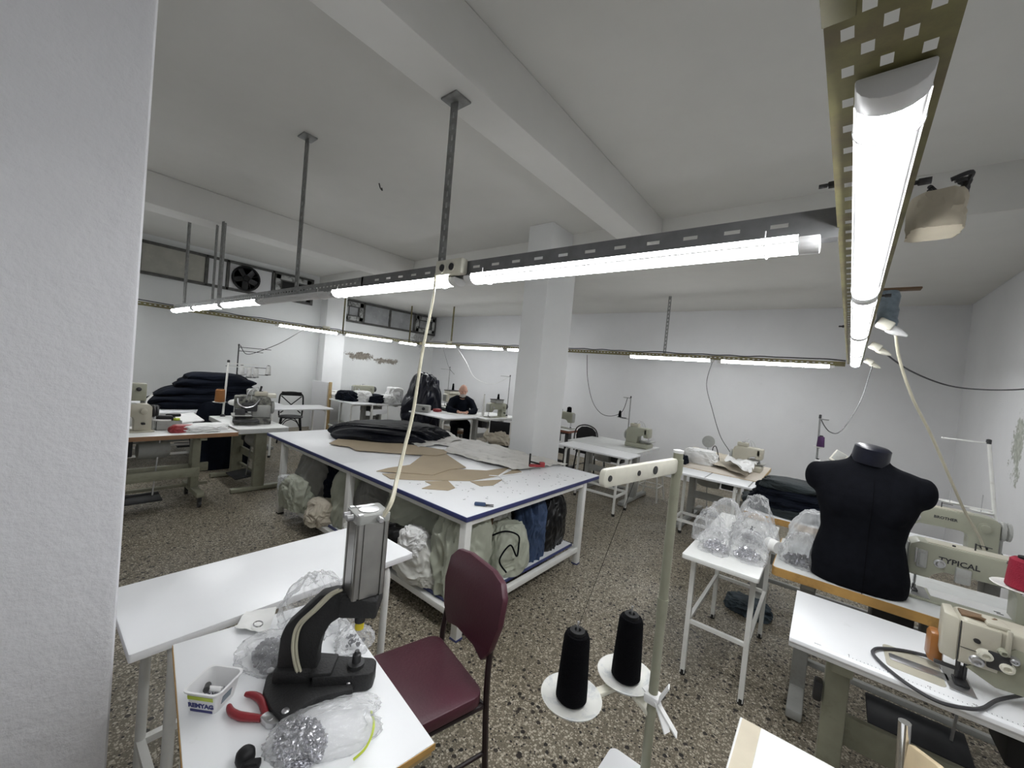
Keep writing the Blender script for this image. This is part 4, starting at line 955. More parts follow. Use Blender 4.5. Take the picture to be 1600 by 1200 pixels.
def overlock(label, loc, rz=0, mat='machine_green', group=None, name='overlock_machine', k=1.0):
    """compact boxy overlock head"""
    t = thing(name, label, 'sewing machine', loc, rz, group)
    def P(n, mb, m, **kw):
        mb.v = [p*k for p in mb.v]; return part(n, mb, m, t, local=True, **kw)
    P('base', MB().box((0, 0, .03), (.30, .24, .06), .012), mat)
    P('cloth_plate', MB().box((-.09, -.05, .085), (.16, .18, .012), .004), 'machine_grey')
    P('body', MB().xz([(.0, .05), (.15, .05), (.155, .20), (.14, .25), (.10, .265), (-.11, .265), (-.13, .24), (-.13, .17), (-.05, .165), (-.01, .14)], -.03, .10, .014), mat)
    P('head', MB().box((-.115, .03, .20), (.07, .14, .12), .014), mat)
    P('front_cover', MB().box((.07, -.045, .12), (.15, .05, .12), .012), 'machine_grey')
    P('top_cover', MB().box((.06, .03, .285), (.11, .09, .045), .008), 'machine_cream')
    P('oil_window', MB().lathe([(.018, 0), (.018, .004)], (.06, .03, .307), n=14), 'dark_steel')
    for i in range(4): P('tension_knob', MB().lathe([(.012, 0), (.012, .006), (.008, .008), (.009, .022), (.003, .024)], n=12, M=Matrix.Translation((-.10+.045*i, -.032 if i else -.04, .225-.01*i)) @ Matrix.Rotation(PI/2, 4, 'X')), 'dark_steel')
    P('handwheel', MB().lathe([(.02, 0), (.06, .004), (.064, .02), (.05, .03), (.02, .034)], n=20, M=Matrix.Translation((.152, .04, .15)) @ Matrix.Rotation(PI/2, 4, 'Y')), 'machine_grey')
    P('needle_bar', MB().tube([(-.115, -.02, .09), (-.115, -.02, .15)], .006, 8), 'steel')
    P('presser_foot', MB().box((-.115, -.05, .097), (.03, .07, .012), .003), 'steel')
    P('thread_tubes', MB().tube(spline([(.02, .02, .30), (.0, .0, .34), (-.04, -.02, .31), (-.06, -.035, .24)]), .003, 6).tube(spline([(.05, .02, .30), (.03, .0, .35), (-.01, -.02, .31), (-.02, -.035, .23)]), .003, 6), 'steel')
    return t
def stand(label, base, top, arms=(), dishes=(), mat='galvanised', r=.008, group=None, dmat='dish_plastic', dr=.05):
    """thread stand: pole from base to top, guide arms (dx,dy,z), dishes (dx,dy,z)"""
    t = thing('thread_stand', label, 'thread stand', base, 0, group); b, tp = Vector(base), Vector(top)
    on = lambda z: b+(tp-b)*((z-b.z)/(tp.z-b.z))
    part('pole', MB().tube([b, tp], r, 10), mat, t); part('pole_foot', MB().lathe([(r*2.4, 0), (r*2.4, .012), (r*1.2, .03)], b, n=12), 'dark_steel', t)
    part('pole_cap', MB().lathe([(r*1.3, -.02), (r*1.3, .008), (r*.5, .012)], tp, n=10), 'dark_steel', t)
    for dx_, dy_, z in arms:
        p = on(z); part('guide_arm', MB().bar(p, p+Vector((dx_, dy_, 0)), .014, .010, .002), mat, t)
    for dx_, dy_, z in dishes:
        p = on(z); q = p+Vector((dx_, dy_, 0))
        part('dish_arm', MB().bar(p, q, .014, .008, .002), mat, t)
        part('dish', MB().lathe([(.01, .004), (dr*.7, .005), (dr, .012), (dr*.98, .013), (dr*.6, .007), (.008, .007)], q, n=20), dmat, t)
        part('spike', MB().tube([q, q+Vector((0, 0, .12))], .0025, 6), 'steel', t)
    return t
def cone(label, p, mat, h=.12, r=.03, r2=.022, group=None):
    t = thing('thread_cone', label, 'thread cone', p, 0, group)
    part('thread', MB().lathe([(r*.9, 0), (r, h*.05), (r2, h*.93), (r2*.8, h)], p, n=18), mat, t)
    part('core', MB().lathe([(r2*.55, h), (r2*.55, h+.008), (r2*.25, h+.009)], p, n=12), 'black_plastic', t)
    return t

# ------------------------------------------------------------------ right side of the room
bench('scratched white side table holding the clear bags of fasteners', -.555, -.188, 2.335, 3.40, .745, along='y', top='worn_laminate', r=.0125, inset=.15, stretch=.32, thick=.024, square=True, rnd=.012)
GB = 'clear bags of fasteners'
film_bag('clear bag of silver fasteners at the front left of the scratched side table', (-.43, 2.54, .7455), (.085, .085, .13), 61, 'snap_fasteners', 'silver_bits', 150, .0075, folds=.14, cd=(.06, .06, .07), group=GB)
film_bag('clear bag of silver eyelets at the front right of the scratched side table', (-.275, 2.585, .7455), (.10, .095, .15), 62, 'eyelets', 'silver_bits', 150, .0075, folds=.14, tilt=.5, cd=(.065, .065, .06), group=GB)
film_bag('clear bag with dark snaps, in the middle of the bag group', (-.285, 2.84, .7455), (.11, .12, .19), 63, 'dark_snaps', 'dark_bits', 120, .008, folds=.16, cd=(.06, .06, .12), group=GB)
film_bag('tall empty clear bag at the back left of the scratched side table', (-.455, 2.90, .7455), (.10, .13, .22), 64, None, folds=.13, group=GB)
film_bag('puffy clear bag at the left edge of the scratched side table', (-.50, 2.68, .7455), (.08, .09, .19), 65, None, folds=.16, group=GB)
film_bag('clear bag standing up with a pointed top behind the other bags', (-.30, 3.07, .7455), (.10, .08, .25), 66, None, folds=.2, group=GB)
single('rag', blob((*(-0.338, 3.568, 0.000)[:2], 0), (.15, .11, .09), 67, folds=.22, freq=3), 'blue_grey_cloth', 'blue grey rag on the floor under the scratched side table', 'rag', loc=(*(-0.338, 3.568, 0.000)[:2], 0))
TT = sewing_table('sewing table with thick yellow wooden front edge under the dress form', -.155, 1.10, 2.545, 3.12, .76, top='grey_laminate', edge='wood_orange', leg='machine_grey', thick=.045)
machine('walking foot sewing machine with a brand name, right of the dress form', (.61, 2.80, .7605), 0, 'machine_green', 'TYPICAL', .034, style=1)
BT = sewing_table('sewing table behind the dress form with yellow wooden edge', -.45, 1.05, 3.56, 4.14, .76, top='white_laminate', edge='wood_orange', leg='machine_grey', thick=.045)
machine('long green grey sewing machine in the row behind, grey handwheel at its right', (.665, 3.86, .7605), 0, 'machine_green', 'BROTHER', .024, wheel='machine_grey')
# dress form
DF = Vector((.185, 2.665, .7605)); df = thing('dress_form', 'black armless dress form torso standing on the wooden edged table', 'mannequin', DF)
secs = [(0, .186, .118, 0), (.03, .192, .124, 0), (.09, .192, .128, 0), (.16, .178, .118, .0), (.25, .160, .104, 0), (.33, .170, .112, -.006), (.40, .190, .126, -.014), (.45, .200, .126, -.014), (.50, .214, .108, -.006), (.54, .226, .088, .002), (.565, .216, .074, .006), (.585, .168, .066, .010), (.60, .115, .060, .012), (.62, .076, .056, .014), (.66, .067, .056, .014), (.685, .066, .055, .012)]
n = 40; vs = []; fs = []
for z, a, b, oy in secs:
    for k in range(n):
        th = 2*PI*k/n; c_, s_ = math.cos(th), math.sin(th); e_ = 2/2.3
        vs.append(DF+Vector((a*math.copysign(abs(c_)**e_, c_), oy+b*math.copysign(abs(s_)**e_, s_), z)))
for i in range(len(secs)-1):
    for k in range(n): fs.append((i*n+k, i*n+(k+1) % n, (i+1)*n+(k+1) % n, (i+1)*n+k))
fs += [tuple(range(n))[::-1], tuple((len(secs)-1)*n+k for k in range(n))]
tor = MB().add(vs, fs, True)
for s in (-1, 1): tor.ell(DF+Vector((s*.200, .002, .505)), (.050, .070, .075)).ell(DF+Vector((s*.085, -.085, .40)), (.07, .055, .07))
ob = part('torso', tor, 'black_cloth', df, smooth=True)
m = ob.modifiers.new('fuse', 'REMESH'); m.mode = 'VOXEL'; m.voxel_size = .010; m.use_smooth_shade = True
m = ob.modifiers.new('soft', 'SMOOTH'); m.factor = .5; m.iterations = 6
nk = MB().lathe([(.074, .0), (.073, .03), (.071, .075), (.060, .083), (.02, .086)], n=26, M=Matrix.Translation(DF+Vector((0, .012, .612))) @ Matrix.Rotation(.12, 4, 'Y') @ Matrix.Rotation(.10, 4, 'X'))
part('neck_cap', nk, 'navy_bag_film', df, label='shiny dark neck cap')
pp = []
for i in range(len(secs)-5): z, a, b, oy = secs[i]; pp.append(DF+Vector((.02, oy-b-.0035, z)))
part('front_seam', MB().tube(pp[:-1], .0014, 5), 'black_thread', df)
film_bag('clear bag of dark rivets on the wooden edged table, left of the dress form', (-.045, 2.70, .7605), (.095, .085, .17), 71, 'dark_rivets', 'dark_bits', 150, .008, folds=.13, cd=(.075, .06, .06), group=GB)
film_bag('milky white plastic bag touching the left side of the dress form', (.0, 2.88, .7605), (.11, .085, .26), 72, None, mat='milky_film', folds=.14)
single('paper_roll', MB().tube([(-0.201, 2.788, 0.800), (-0.147, 2.748, 0.800)], .035, 14), 'white_paper', 'short white paper roll between the clear bags', 'paper roll')
# dark green black garments stacked on the back table
GP = 'dark garments stacked on the back table'
zs = .7605
for i, (lb, dz) in enumerate((('lowest dark green garment of the stack behind the bags', .055), ('second dark garment from the bottom of the stack behind the bags', .05), ('middle dark garment of the stack behind the bags', .05), ('fourth dark garment up in the stack behind the bags', .045), ('topmost glossy green black garment of the stack behind the bags', .045))):
    b = blob((-.19+.02*(i % 3), 3.80-.01*i, zs), (.285-.022*i, .19-.006*i, dz*1.5), 80+i, folds=.12, freq=1.6, flat=.6, sq=3.2, aniso=(1, 2.0, .6))
    single('folded_garment', b, 'green_black_cloth' if i in (0, 4) else 'navy_cloth', lb, 'clothes', GP, loc=(-.19, 3.80, zs)); zs += dz
stand('thread stand with a purple cone behind the garment stack', (-.02, 4.06, .7605), (-.04, 4.06, 1.54), [(.055, -.03, 1.515)], [(.005, -.05, 1.285), (-.01, -.05, 1.11)], 'galvanised', .007, dr=.035)
cone('cone of purple thread on the stand behind the dress form', (-.018, 4.01, 1.294), 'purple_thread', .085, .026, .022)
cone('cone of white thread below the purple cone', (-.025, 4.01, 1.119), 'white_thread', .075, .024, .018)
lm = thing('machine_lamp', 'small square beige work lamp tilted above the left shoulder of the dress form', 'lamp', (.06, 4.03, .7605))
M = Matrix.Translation((0.099, 4.000, 1.235)) @ Matrix.Rotation(.5, 4, 'Y') @ Matrix.Rotation(-.5, 4, 'X')
part('lamp_head', MB().box((0, 0, 0), (.085, .02, .10), .006, M), 'cream_plastic', lm); part('lamp_panel', MB().box((0, -.011, .005), (.068, .004, .078), .001, M), 'machine_grey', lm)
p_ = Vector((0.105, 4.000, 1.176)); part('lamp_arm', MB().tube(spline([(.02, 4.05, .762), (.015, 4.05, .95), (.0, 4.04, 1.09), p_]), .006, 8), 'steel', lm)
# stand on the right by the corner
stand('tall leaning thread stand near the right wall', (.945, 4.02, .7605), (.842, 4.0, 1.50), [(-.215, 0, 1.485)], [(-.06, 0, 1.02), (-.20, 0, 1.045)], 'white_metal', .010, dr=.055)
# double needle machine on the ruler table, nearest right
RT = thing('sewing_table', 'white sewing table with a printed ruler along its rounded front edge', 'sewing table', (.56, 2.09, 0))
o = [(1.86, .735), (1.853, .745), (1.856, .757), (1.868, .762), (1.90, .760), (2.33, .760), (2.33, .720), (1.88, .716), (1.862, .722)]
Myz = Matrix(((0, 0, 1, 0), (1, 0, 0, 0), (0, 1, 0, 0), (0, 0, 0, 1)))
part('tabletop', MB().prism(o, -.035, 1.16, .0015, Myz), 'white_laminate', RT)
# ruler marks
rl = MB(); xs0 = (0.138, 1.818, 0.761)[0]
for k in range(0, 60):
    x = xs0+k*.01; ln = .012 if k % 10 == 0 else (.008 if k % 5 == 0 else .005)
    rl.box((x, 1.872+ln/2, .7622), (.0012, ln, .0003))
part('ruler_ticks', rl, 'ink', RT, kind='stuff')
for k, tx in enumerate(('5', '10', '15', '20', '25', '30')): part('lettering', text_mb(tx, .011, frame((xs0+.1*k, 1.891, .7605), (1, 0, 0), (0, 1, 0)), .0002, .0002), 'ink', RT)
p = (0.085, 1.828, 0.761); part('lettering', text_mb('www.', .009, frame((p[0]-.035, 1.878, .7620), (1, 0, 0), (0, 1, 0)), .0002), 'ink', RT)
for x in (.125, 1.0):
    l = part('leg', MB().box((x, 2.09, .38), (.075, .075, .66), .006).box((x, 2.09, .70), (.06, .42, .035), .004).box((x, 2.09, .03), (.07, .5, .05), .01), 'stand_green', RT)
    part('lever', MB().box((x-.055, 2.06, .50), (.03, .05, .08), .01), 'dark_steel', l)
part('cross_beam', MB().box((.56, 2.15, .34), (.87, .03, .12), .004), 'stand_green', RT); part('treadle', MB().box((.62, 2.02, .10), (.36, .26, .016), .006), 'pedal_black', RT)
part('motor', MB().lathe([(.05, -.13), (.085, -.12), (.09, .06), (.07, .12), (.03, .13)], n=18, M=Matrix.Translation((.72, 2.15, .58)) @ Matrix.Rotation(PI/2, 4, 'Y')), 'machine_grey', RT)
part('drawer', MB().box((.62, 1.98, .66), (.22, .16, .10), .008), 'black_plastic', RT)
dn = thing('sewing_machine', 'cream double needle sewing machine at the right edge on the ruler table', 'sewing machine', (.54, 2.03, .7525))
def D(n_, mb, m_, **kw):
    mb.v = [Vector((p.x, p.y, p.z*.88)) for p in mb.v]
    return part(n_, mb, m_, dn, local=True, **kw)
D('bed', MB().box((.05, -.01, .004), (.62, .19, .008), .003), 'machine_grey')
D('slide_plate', MB().prism(roundrect(-.30, -.155, -.105, .06, .02), .008, .011, .001), 'machine_cream')
D('needle_plate', MB().box((-.215, -.03, .0125), (.145, .045, .003), .001).box((-.12, -.02, .0125), (.06, .16, .003), .001), 'steel')
o = [(.17, .008), (.32, .008), (.32, .24), (.30, .262), (-.125, .262), (-.136, .25), (-.140, .235), (-.140, .11), (-.135, .10), (-.08, .10), (-.06, .115), (-.03, .135), (.12, .14), (.16, .12)]
D('arm', MB().xz(o, -.06, .062, .010), 'machine_cream')
hd = D('head_cover', MB().prism([(-.172, -.040), (-.138, -.064), (-.138, .064), (-.165, .05)], .10, .262, .006), 'machine_cream')
D('head_panel', MB().box((-.092, -.064, .185), (.085, .012, .150), .004), 'machine_cream')
D('front_plate', MB().prism([(-.115, .095), (-.05, .058), (.11, .070), (.12, .20), (-.02, .215), (-.06, .17)], .060, .066, .001, Matrix(((1, 0, 0, 0), (0, 0, -1, 0), (0, 1, 0, 0), (0, 0, 0, 1)))), 'stand_green')
D('finger_guard', MB().box((-.170, .04, .09), (.04, .07, .12), .016), 'amber_plastic', label='amber guard')
D('needle_bar', MB().tube([(-.125, -.03, .03), (-.125, -.03, .11)], .006, 8).tube([(-.108, -.03, .03), (-.108, -.03, .11)], .005, 8), 'dark_steel')
D('presser_foot', MB().box((-.117, -.04, .022), (.035, .05, .010), .002).box((-.117, -.02, .045), (.02, .02, .05), .003).box((-.15, -.03, .06), (.06, .012, .012), .002), 'dark_steel')
for x, z, r_, m_ in ((-.080, .165, .020, 'cream_plastic'), (-.035, .145, .020, 'cream_plastic'), (-.045, .195, .013, 'machine_green'), (-.022, .178, .013, 'steel'), (-.095, .133, .018, 'steel')):
    D('tension_dial', MB().lathe([(r_, 0), (r_, .004), (r_*.8, .007), (r_*.8, .018), (r_*.45, .020), (r_*.4, .012)], n=18, M=Matrix.Translation((x, -.066, z)) @ Matrix.Rotation(PI/2, 4, 'X')), m_)
D('bracket_block', MB().box((-.050, -.070, .155), (.05, .014, .06), .004), 'dark_steel')
D('hook_lever', MB().tube(spline([(.01, -.066, .20), (.02, -.085, .205), (.012, -.09, .175), (.005, -.088, .15)]), .004, 6), 'dark_steel')
D('top_clip', MB().box((-.055, -.02, .268), (.05, .07, .016), .006).box((-.035, -.068, .225), (.012, .014, .10), .005), 'machine_cream')
D('top_linkage', MB().tube(spline([(-.12, -.02, .266), (-.095, -.03, .276), (-.07, -.02, .27), (-.05, .0, .275)]), .005, 6).box((-.10, .0, .266), (.06, .05, .008), .002), 'brown_cloth')
D('seam_line', MB().box((-.1365, -.067, .18), (.002, .004, .158)).box((-.092, -.0705, .165), (.085, .002, .002)), 'dark_steel')
D('knob', MB().lathe([(.008, 0), (.008, .006)], n=12, M=Matrix.Translation((-.10, -.07, .205)) @ Matrix.Rotation(PI/2, 4, 'X')), 'dark_steel')
cable([(0.642, 2.131, 0.785), (0.572, 2.056, 0.775), (0.497, 1.961, 0.770), (0.449, 1.875, 0.768), (0.411, 1.835, 0.768), (0.347, 1.804, 0.768), (0.289, 1.829, 0.768), (0.237, 1.889, 0.768), (0.208, 1.947, 0.768), (0.209, 1.986, 0.768), (0.231, 2.023, 0.768), (0.292, 2.072, 0.768), (0.354, 2.091, 0.772), (0.389, 2.047, 0.790)], .0055, 'grey_cable', 'grey hose lying in a loop on the ruler table', 'hose', name='hose')
rs = stand('thread stand with a large white dish at the right frame edge', (.86, 2.29, .7605), (.86, 2.29, 1.45), [(-.2, .12, 1.42)], [(-.215, .15, 1.0)], 'white_metal', .010, dr=.085)
cone('big cone of crimson thread at the right edge of the frame', (.645, 2.44, 1.009), 'red_thread', .115, .048, .042)
# bottom right: corner of a patched table and a plywood chair
pt = thing('work_table', 'table corner with worn beige border at the bottom right of the frame', 'table', (.04, 1.0, 0))
part('tabletop', MB().bb(-.112, .19, .72, 1.292, .736, .759, .003), 'worn_laminate', pt)
part('white_panel', MB().prism([(-.068, .73), (.18, .73), (.18, 1.282), (-.060, 1.282)], .759, .7602), 'white_laminate', pt)
part('border_strip', MB().prism([(-.110, .73), (-.070, .73), (-.062, 1.288), (-.106, 1.288)], .759, .7603), 'beige_paper', pt)
for x in (-.08, .16):
    for y in (.76, 1.25): part('leg', MB().bar((x, y, 0), (x, y, .736), .028), 'white_metal', pt)
ch = thing('plywood_chair', 'chair with chrome tube and curved plywood back at the bottom right', 'chair', (.530, 1.306, 0), math.radians(-65))
part('backrest', MB().xz([(-.20, .64), (.20, .64), (.21, .72), (.20, .845), (.12, .875), (-.12, .87), (-.20, .845), (-.21, .72)], -.010, .006, .004, Matrix.Translation((0, -.235, 0))), 'plywood', ch, local=True)
part('seat', MB().prism(roundrect(-.20, .20, -.20, .20, .06), .44, .458, .005), 'plywood', ch, local=True)
for s in (-1, 1):
    part('leg', MB().tube(spline([(s*.215, -.24, .01), (s*.215, -.215, .42), (s*.215, -.232, .64), (s*.215, -.245, .885)], 5), .0125, 10), 'chrome', ch, local=True)
    part('leg', MB().tube([(s*.20, .19, .01), (s*.20, .17, .44)], .0125, 10), 'chrome', ch, local=True)
    part('seat_tube', MB().tube([(s*.21, -.22, .43), (s*.20, .175, .43)], .010, 8), 'chrome', ch, local=True)
# cables on the right
cable([(dx(3.08)+.15, 3.08, 2.095), (0.293, 3.150, 1.942), (0.369, 3.200, 1.730), (0.477, 3.300, 1.521), (0.605, 3.400, 1.238), (0.681, 3.500, 1.088), (0.777, 3.620, 0.928), (0.823, 3.700, 0.812)], .0075, 'cream_cable', 'thick cream cable swinging from the nearest plug down to the rear machine')
cable([(dx(4.2)+.14, 4.2, 2.10), (0.466, 4.350, 1.966), (0.719, 4.600, 1.878), (0.980, 4.900, 1.876), (1.246, 5.200, 1.915), (1.32, 5.3, 1.955)], .006, 'grey_cable', 'black cable sagging from the second plug to the right wall')
cable([(dx(5.6)+.14, 5.6, 2.105), (0.300, 5.500, 1.951), (0.247, 5.200, 1.709), (0.158, 4.800, 1.489), (0.092, 4.500, 1.400), (0.034, 4.300, 1.408), (-0.008, 4.150, 1.462), (-.04, 4.06, 1.53)], .004, 'grey_cable', 'thin dark cable drooping to the stand with the purple cone')

# ------------------------------------------------------------------ row along the far wall
bench('long white bench in front of the far machine table left of the pole', -2.83, -1.82, 4.64, 5.08, .755, r=.016, inset=.13, stretch=.24)
sewing_table('grey topped machine table behind the far white bench', -2.95, -1.90, 5.12, 6.05, .75, top='grey_laminate', edge='grey_laminate', front='+y', leg='machine_grey')
overlock('green overlock machine on the grey topped far table', (-2.10, 5.72, .7505), PI, 'machine_green', k=1.1)
stand('thread stand beside the green overlock machine', (-2.24, 5.62, .7505), (-2.25, 5.62, 1.47), [(-.12, .02, 1.45)], [(-.08, 0, 1.14), (-.15, .02, 1.14)], 'galvanised', .008, dmat='dark_steel', dr=.045)
cone('dark cone on the stand beside the green overlock machine', (-2.40, 5.64, 1.15), 'black_thread', .09, .024, .018)
bench('white bench with grey seams right of the pole, before the beige table', -1.36, -.49, 4.50, 4.87, .755, r=.016, inset=.16, stretch=.24, rnd=.04)
sewing_table('beige machine table strewn with cloth near the far wall', -1.42, -.49, 4.93, 6.08, .75, top='beige_laminate', edge='pine', front='+y', leg='machine_grey')
overlock('pale overlock machine on the beige table strewn with cloth', (-.70, 5.62, .7505), PI, 'machine_cream', k=1.05)
st_ = MB()
for q in ((-0.929, 4.702, 0.757), (-0.534, 4.626, 0.757)): st_.box((q[0], 4.69, .7562), (.012, .34, .0015))
single('tape_strip', st_, 'galvanised', 'grey tape seams across the white bench right of the pole', 'tape')
wv = sheet(((-1.430, 5.691, 0.760), (-1.515, 6.461, 0.760), (-0.625, 5.994, 0.760), (-0.609, 4.916, 0.760)), 30, 12, .7515, .05, 31, 6, edge=.03)
single('cloth_length', wv, 'sack_beige', 'long beige cloth lying along the front of the beige table', 'cloth')
single('white_cloth', sheet(((-0.901, 5.348, 0.780), (-0.879, 6.055, 0.800), (-0.582, 5.691, 0.760), (-0.570, 4.801, 0.760)), 16, 12, .80, .06, 33, 7, edge=.04, lift=lambda u, v: .03*math.sin(3*u)), 'white_cloth', 'white crumpled cloth at the front right of the beige table', 'cloth')
single('white_cloth', blob((-1.20, 5.45, .7515), (.20, .16, .16), 92, folds=.16, aniso=(1, 2, 1)), 'white_cloth', 'white cloth heap at the left end of the beige table', 'cloth', loc=(-1.20, 5.45, .7515))
single('dark_cloth', blob((-1.33, 5.12, .7515), (.07, .10, .10), 93, folds=.2), 'navy_cloth', 'small dark rag at the left corner of the beige table', 'rag', loc=(-1.33, 5.12, .7515))
wh = thing('thread_winder', 'grey round winder with a bent wire on the beige table', 'winder', (-1.10, 5.7, .7505))
c = (-1.176, 5.700, 0.998); part('disc', MB().lathe([(.075, -.008), (.078, 0), (.075, .008), (.03, .02)], n=22, M=Matrix.Translation(c) @ Matrix.Rotation(PI/2-.2, 4, 'X')), 'machine_grey', wh)
part('post', MB().tube([c, (c[0], c[1]+.01, .752)], .009, 8), 'steel', wh)
part('wire_arm', MB().tube(spline([(-1.093, 5.600, 0.838), (-1.095, 5.600, 0.937), (-1.068, 5.600, 0.967), (-1.040, 5.600, 0.907), (-1.005, 5.600, 0.775)], 5), .006, 6), 'dark_steel', wh)
sl_ = thing('stool', 'small white legged stool under the grey topped table', 'stool', (-1.93, 5.9, 0))
part('seat', MB().prism(roundrect(-.15, .15, -.15, .15, .03), .40, .425, .004), 'white_laminate', sl_, local=True)
for s in (-1, 1):
    for q in (-1, 1): part('leg', MB().tube([(s*.16, q*.16, .0), (s*.11, q*.11, .40)], .013, 8), 'white_metal', sl_, local=True)
part('ring', MB().tube([(.135*s, .135*q, .2) for s, q in ((1, 1), (-1, 1), (-1, -1), (1, -1), (1, 1))], .009, 8), 'white_metal', sl_, local=True)
bc = thing('dining_chair', 'black chair with rounded back behind the far white bench', 'chair', (-3.06, 6.12, 0), 0)
part('seat', MB().prism(roundrect(-.20, .20, -.20, .20, .06), .43, .47, .01), 'black_plastic', bc, local=True)
bo_ = [(-.165, .58), (.165, .58), (.19, .72), (.165, .82), (.10, .875), (0, .89), (-.10, .875), (-.165, .82), (-.19, .72)]
part('backrest', MB().xz(bo_, -.215, -.19, .01), 'black_plastic', bc, local=True)
part('back_frame', MB().tube(spline([(-.205, -.205, .46), (-.215, -.215, .70), (-.165, -.22, .86), (0, -.222, .915), (.165, -.22, .86), (.215, -.215, .70), (.205, -.205, .46)]), .011, 8), 'dark_steel', bc, local=True)
for s in (-1, 1):
    for q in (-1, 1): part('leg', MB().tube([(s*.20, q*.21, 0), (s*.17, q*.17, .43)], .012, 8), 'black_plastic', bc, local=True)
    part('stretcher', MB().tube([(s*.187, -.19, .2), (s*.187, .19, .2)], .008, 6), 'black_plastic', bc, local=True)
sewing_table('machine table with reddish edge half hidden behind the column', -4.45, -3.42, 5.95, 6.55, .75, top='grey_laminate', edge='wood_red', front='+y', leg='dark_steel')
machine('green machine half hidden behind the right edge of the column', (-3.78, 6.25, .7505), PI, 'machine_green', scale=1.1)
cone('dark cone on top of the machine half hidden behind the column', (-3.62, 6.25, 1.047), 'black_thread', .09, .045, .04)
# the seated man's row beyond the column
bench('white bench table where the man sits', -6.20, -5.14, 4.68, 5.47, .755, r=.016, inset=.10, stretch=.22)
sewing_table('pale machine table right of the seated man', -5.78, -4.92, 5.50, 6.60, .75, top='worn_laminate', edge='grey_laminate', front='+x', leg='machine_grey')
machine('grey green machine on the pale table right of the seated man', (-5.12, 5.98, .7505), PI/2, 'machine_green', scale=1.05)
bx = thing('thread_box', 'grey box rack with spools on top, behind the machine right of the man', 'box', (-5.30, 5.98, 1.036))
part('box_body', MB().box((-5.12, 5.98, 1.068), (.16, .22, .06), .006), 'machine_grey', bx); part('box_lid', MB().box((-5.12, 5.98, 1.104), (.18, .24, .012), .003), 'dark_steel', bx)
for k, lb in enumerate(('dark spool on the grey box rack right of the man', 'white cone behind the grey box rack right of the man')): cone(lb, (-5.12, 5.98+.03-.14*k*.0, 1.11) if k == 0 else (-5.35, 5.85, .7505), 'black_thread' if k == 0 else 'white_thread', .10 if k == 0 else .42, .026 if k == 0 else .03, .018)
stand('thread stand right of the seated man, near the column', (-5.2, 6.42, .7505), (-5.2, 6.42, 1.60), [(-.16, -.12, 1.575)], [], 'galvanised', .009)
sewing_table('machine table behind the seated man against the corner', -7.45, -6.52, 6.0, 7.0, .75, top='worn_laminate', edge='grey_laminate', front='+x', leg='machine_grey')
machine('pale machine behind the seated man', (-6.85, 6.40, .7505), PI/2, 'machine_cream', scale=1.1)
bx = thing('thread_box', 'pale box rack with a dark spool behind the seated man', 'box', (-6.85, 6.40, 1.05))
part('box_body', MB().box((-6.85, 6.36, 1.083), (.20, .30, .065), .006), 'cream_plastic', bx); part('box_lid', MB().box((-6.85, 6.36, 1.122), (.22, .32, .014), .003), 'dark_steel', bx)
cone('dark spool on the pale box rack behind the seated man', (-6.85, 6.38, 1.13), 'black_thread', .15, .03, .02)
stand('thread stand behind the seated man', (-7.15, 6.5, .7505), (-7.15, 6.5, 1.66), [(-.16, -.14, 1.60)], [], 'galvanised', .009)
fc = thing('dining_chair', 'chair draped with pale cloth, half hidden by the left edge of the column', 'chair', (-4.25, 5.15, 0), .5)
part('seat', MB().prism(roundrect(-.20, .20, -.20, .20, .05), .43, .46, .008), 'dark_steel', fc, local=True)
for s in (-1, 1):
    for q in (-1, 1): part('leg', MB().tube([(s*.19, q*.19, 0), (s*.17, q*.17, .43 if q > 0 else .85)], .012, 8), 'white_metal', fc, local=True)
part('backrest', MB().box((0, -.175, .74), (.34, .02, .2), .008), 'black_plastic', fc, local=True)
single('draped_cloth', blob((-4.25, 5.15, .461), (.24, .24, .24), 95, folds=.16, flat=.7), 'sack_beige', 'pale patterned cloth on the chair at the left edge of the column', 'cloth', loc=(-4.25, 5.15, .461))
single('garment_bag', blob((-6.90, 5.58, 0), (.36, .36, 1.42), 96, folds=.20, freq=1.9, sub=6, flat=.75, sq=2.3, fine=.03, gather=.25), 'navy_bag_film', 'huge stuffed dark navy plastic bag in the corner left of the man', 'bag', loc=(-6.90, 5.58, 0))
hp = thing('steam_iron', 'pale small appliance under the huge dark bag', 'appliance', (-6.05, 4.85, .755))
M = Matrix.Translation((-6.02, 4.86, .7555)) @ Matrix.Rotation(.6, 4, 'Z')
part('body', MB().box((0, 0, .07), (.30, .16, .13), .02, M), 'machine_grey', hp); part('knob', MB().lathe([(.03, 0), (.03, .02)], n=12, M=M @ Matrix.Translation((.05, -.08, .07)) @ Matrix.Rotation(PI/2, 4, 'X')), 'dark_steel', hp)
single('cloth_scrap', blob((-6.0, 5.22, .7555), (.07, .07, .06), 97, folds=.2), 'red_plastic', 'small red and dark cloth on the table left of the man', 'cloth', loc=(-6.0, 5.22, .7555))
single('paper_sheet', sheet(((-5.98, 5.2), (-5.45, 5.18), (-5.42, 5.44), (-5.95, 5.45)), 10, 6, .7553, .004, 34), 'white_paper', 'white paper sheet on the table before the man', 'paper')
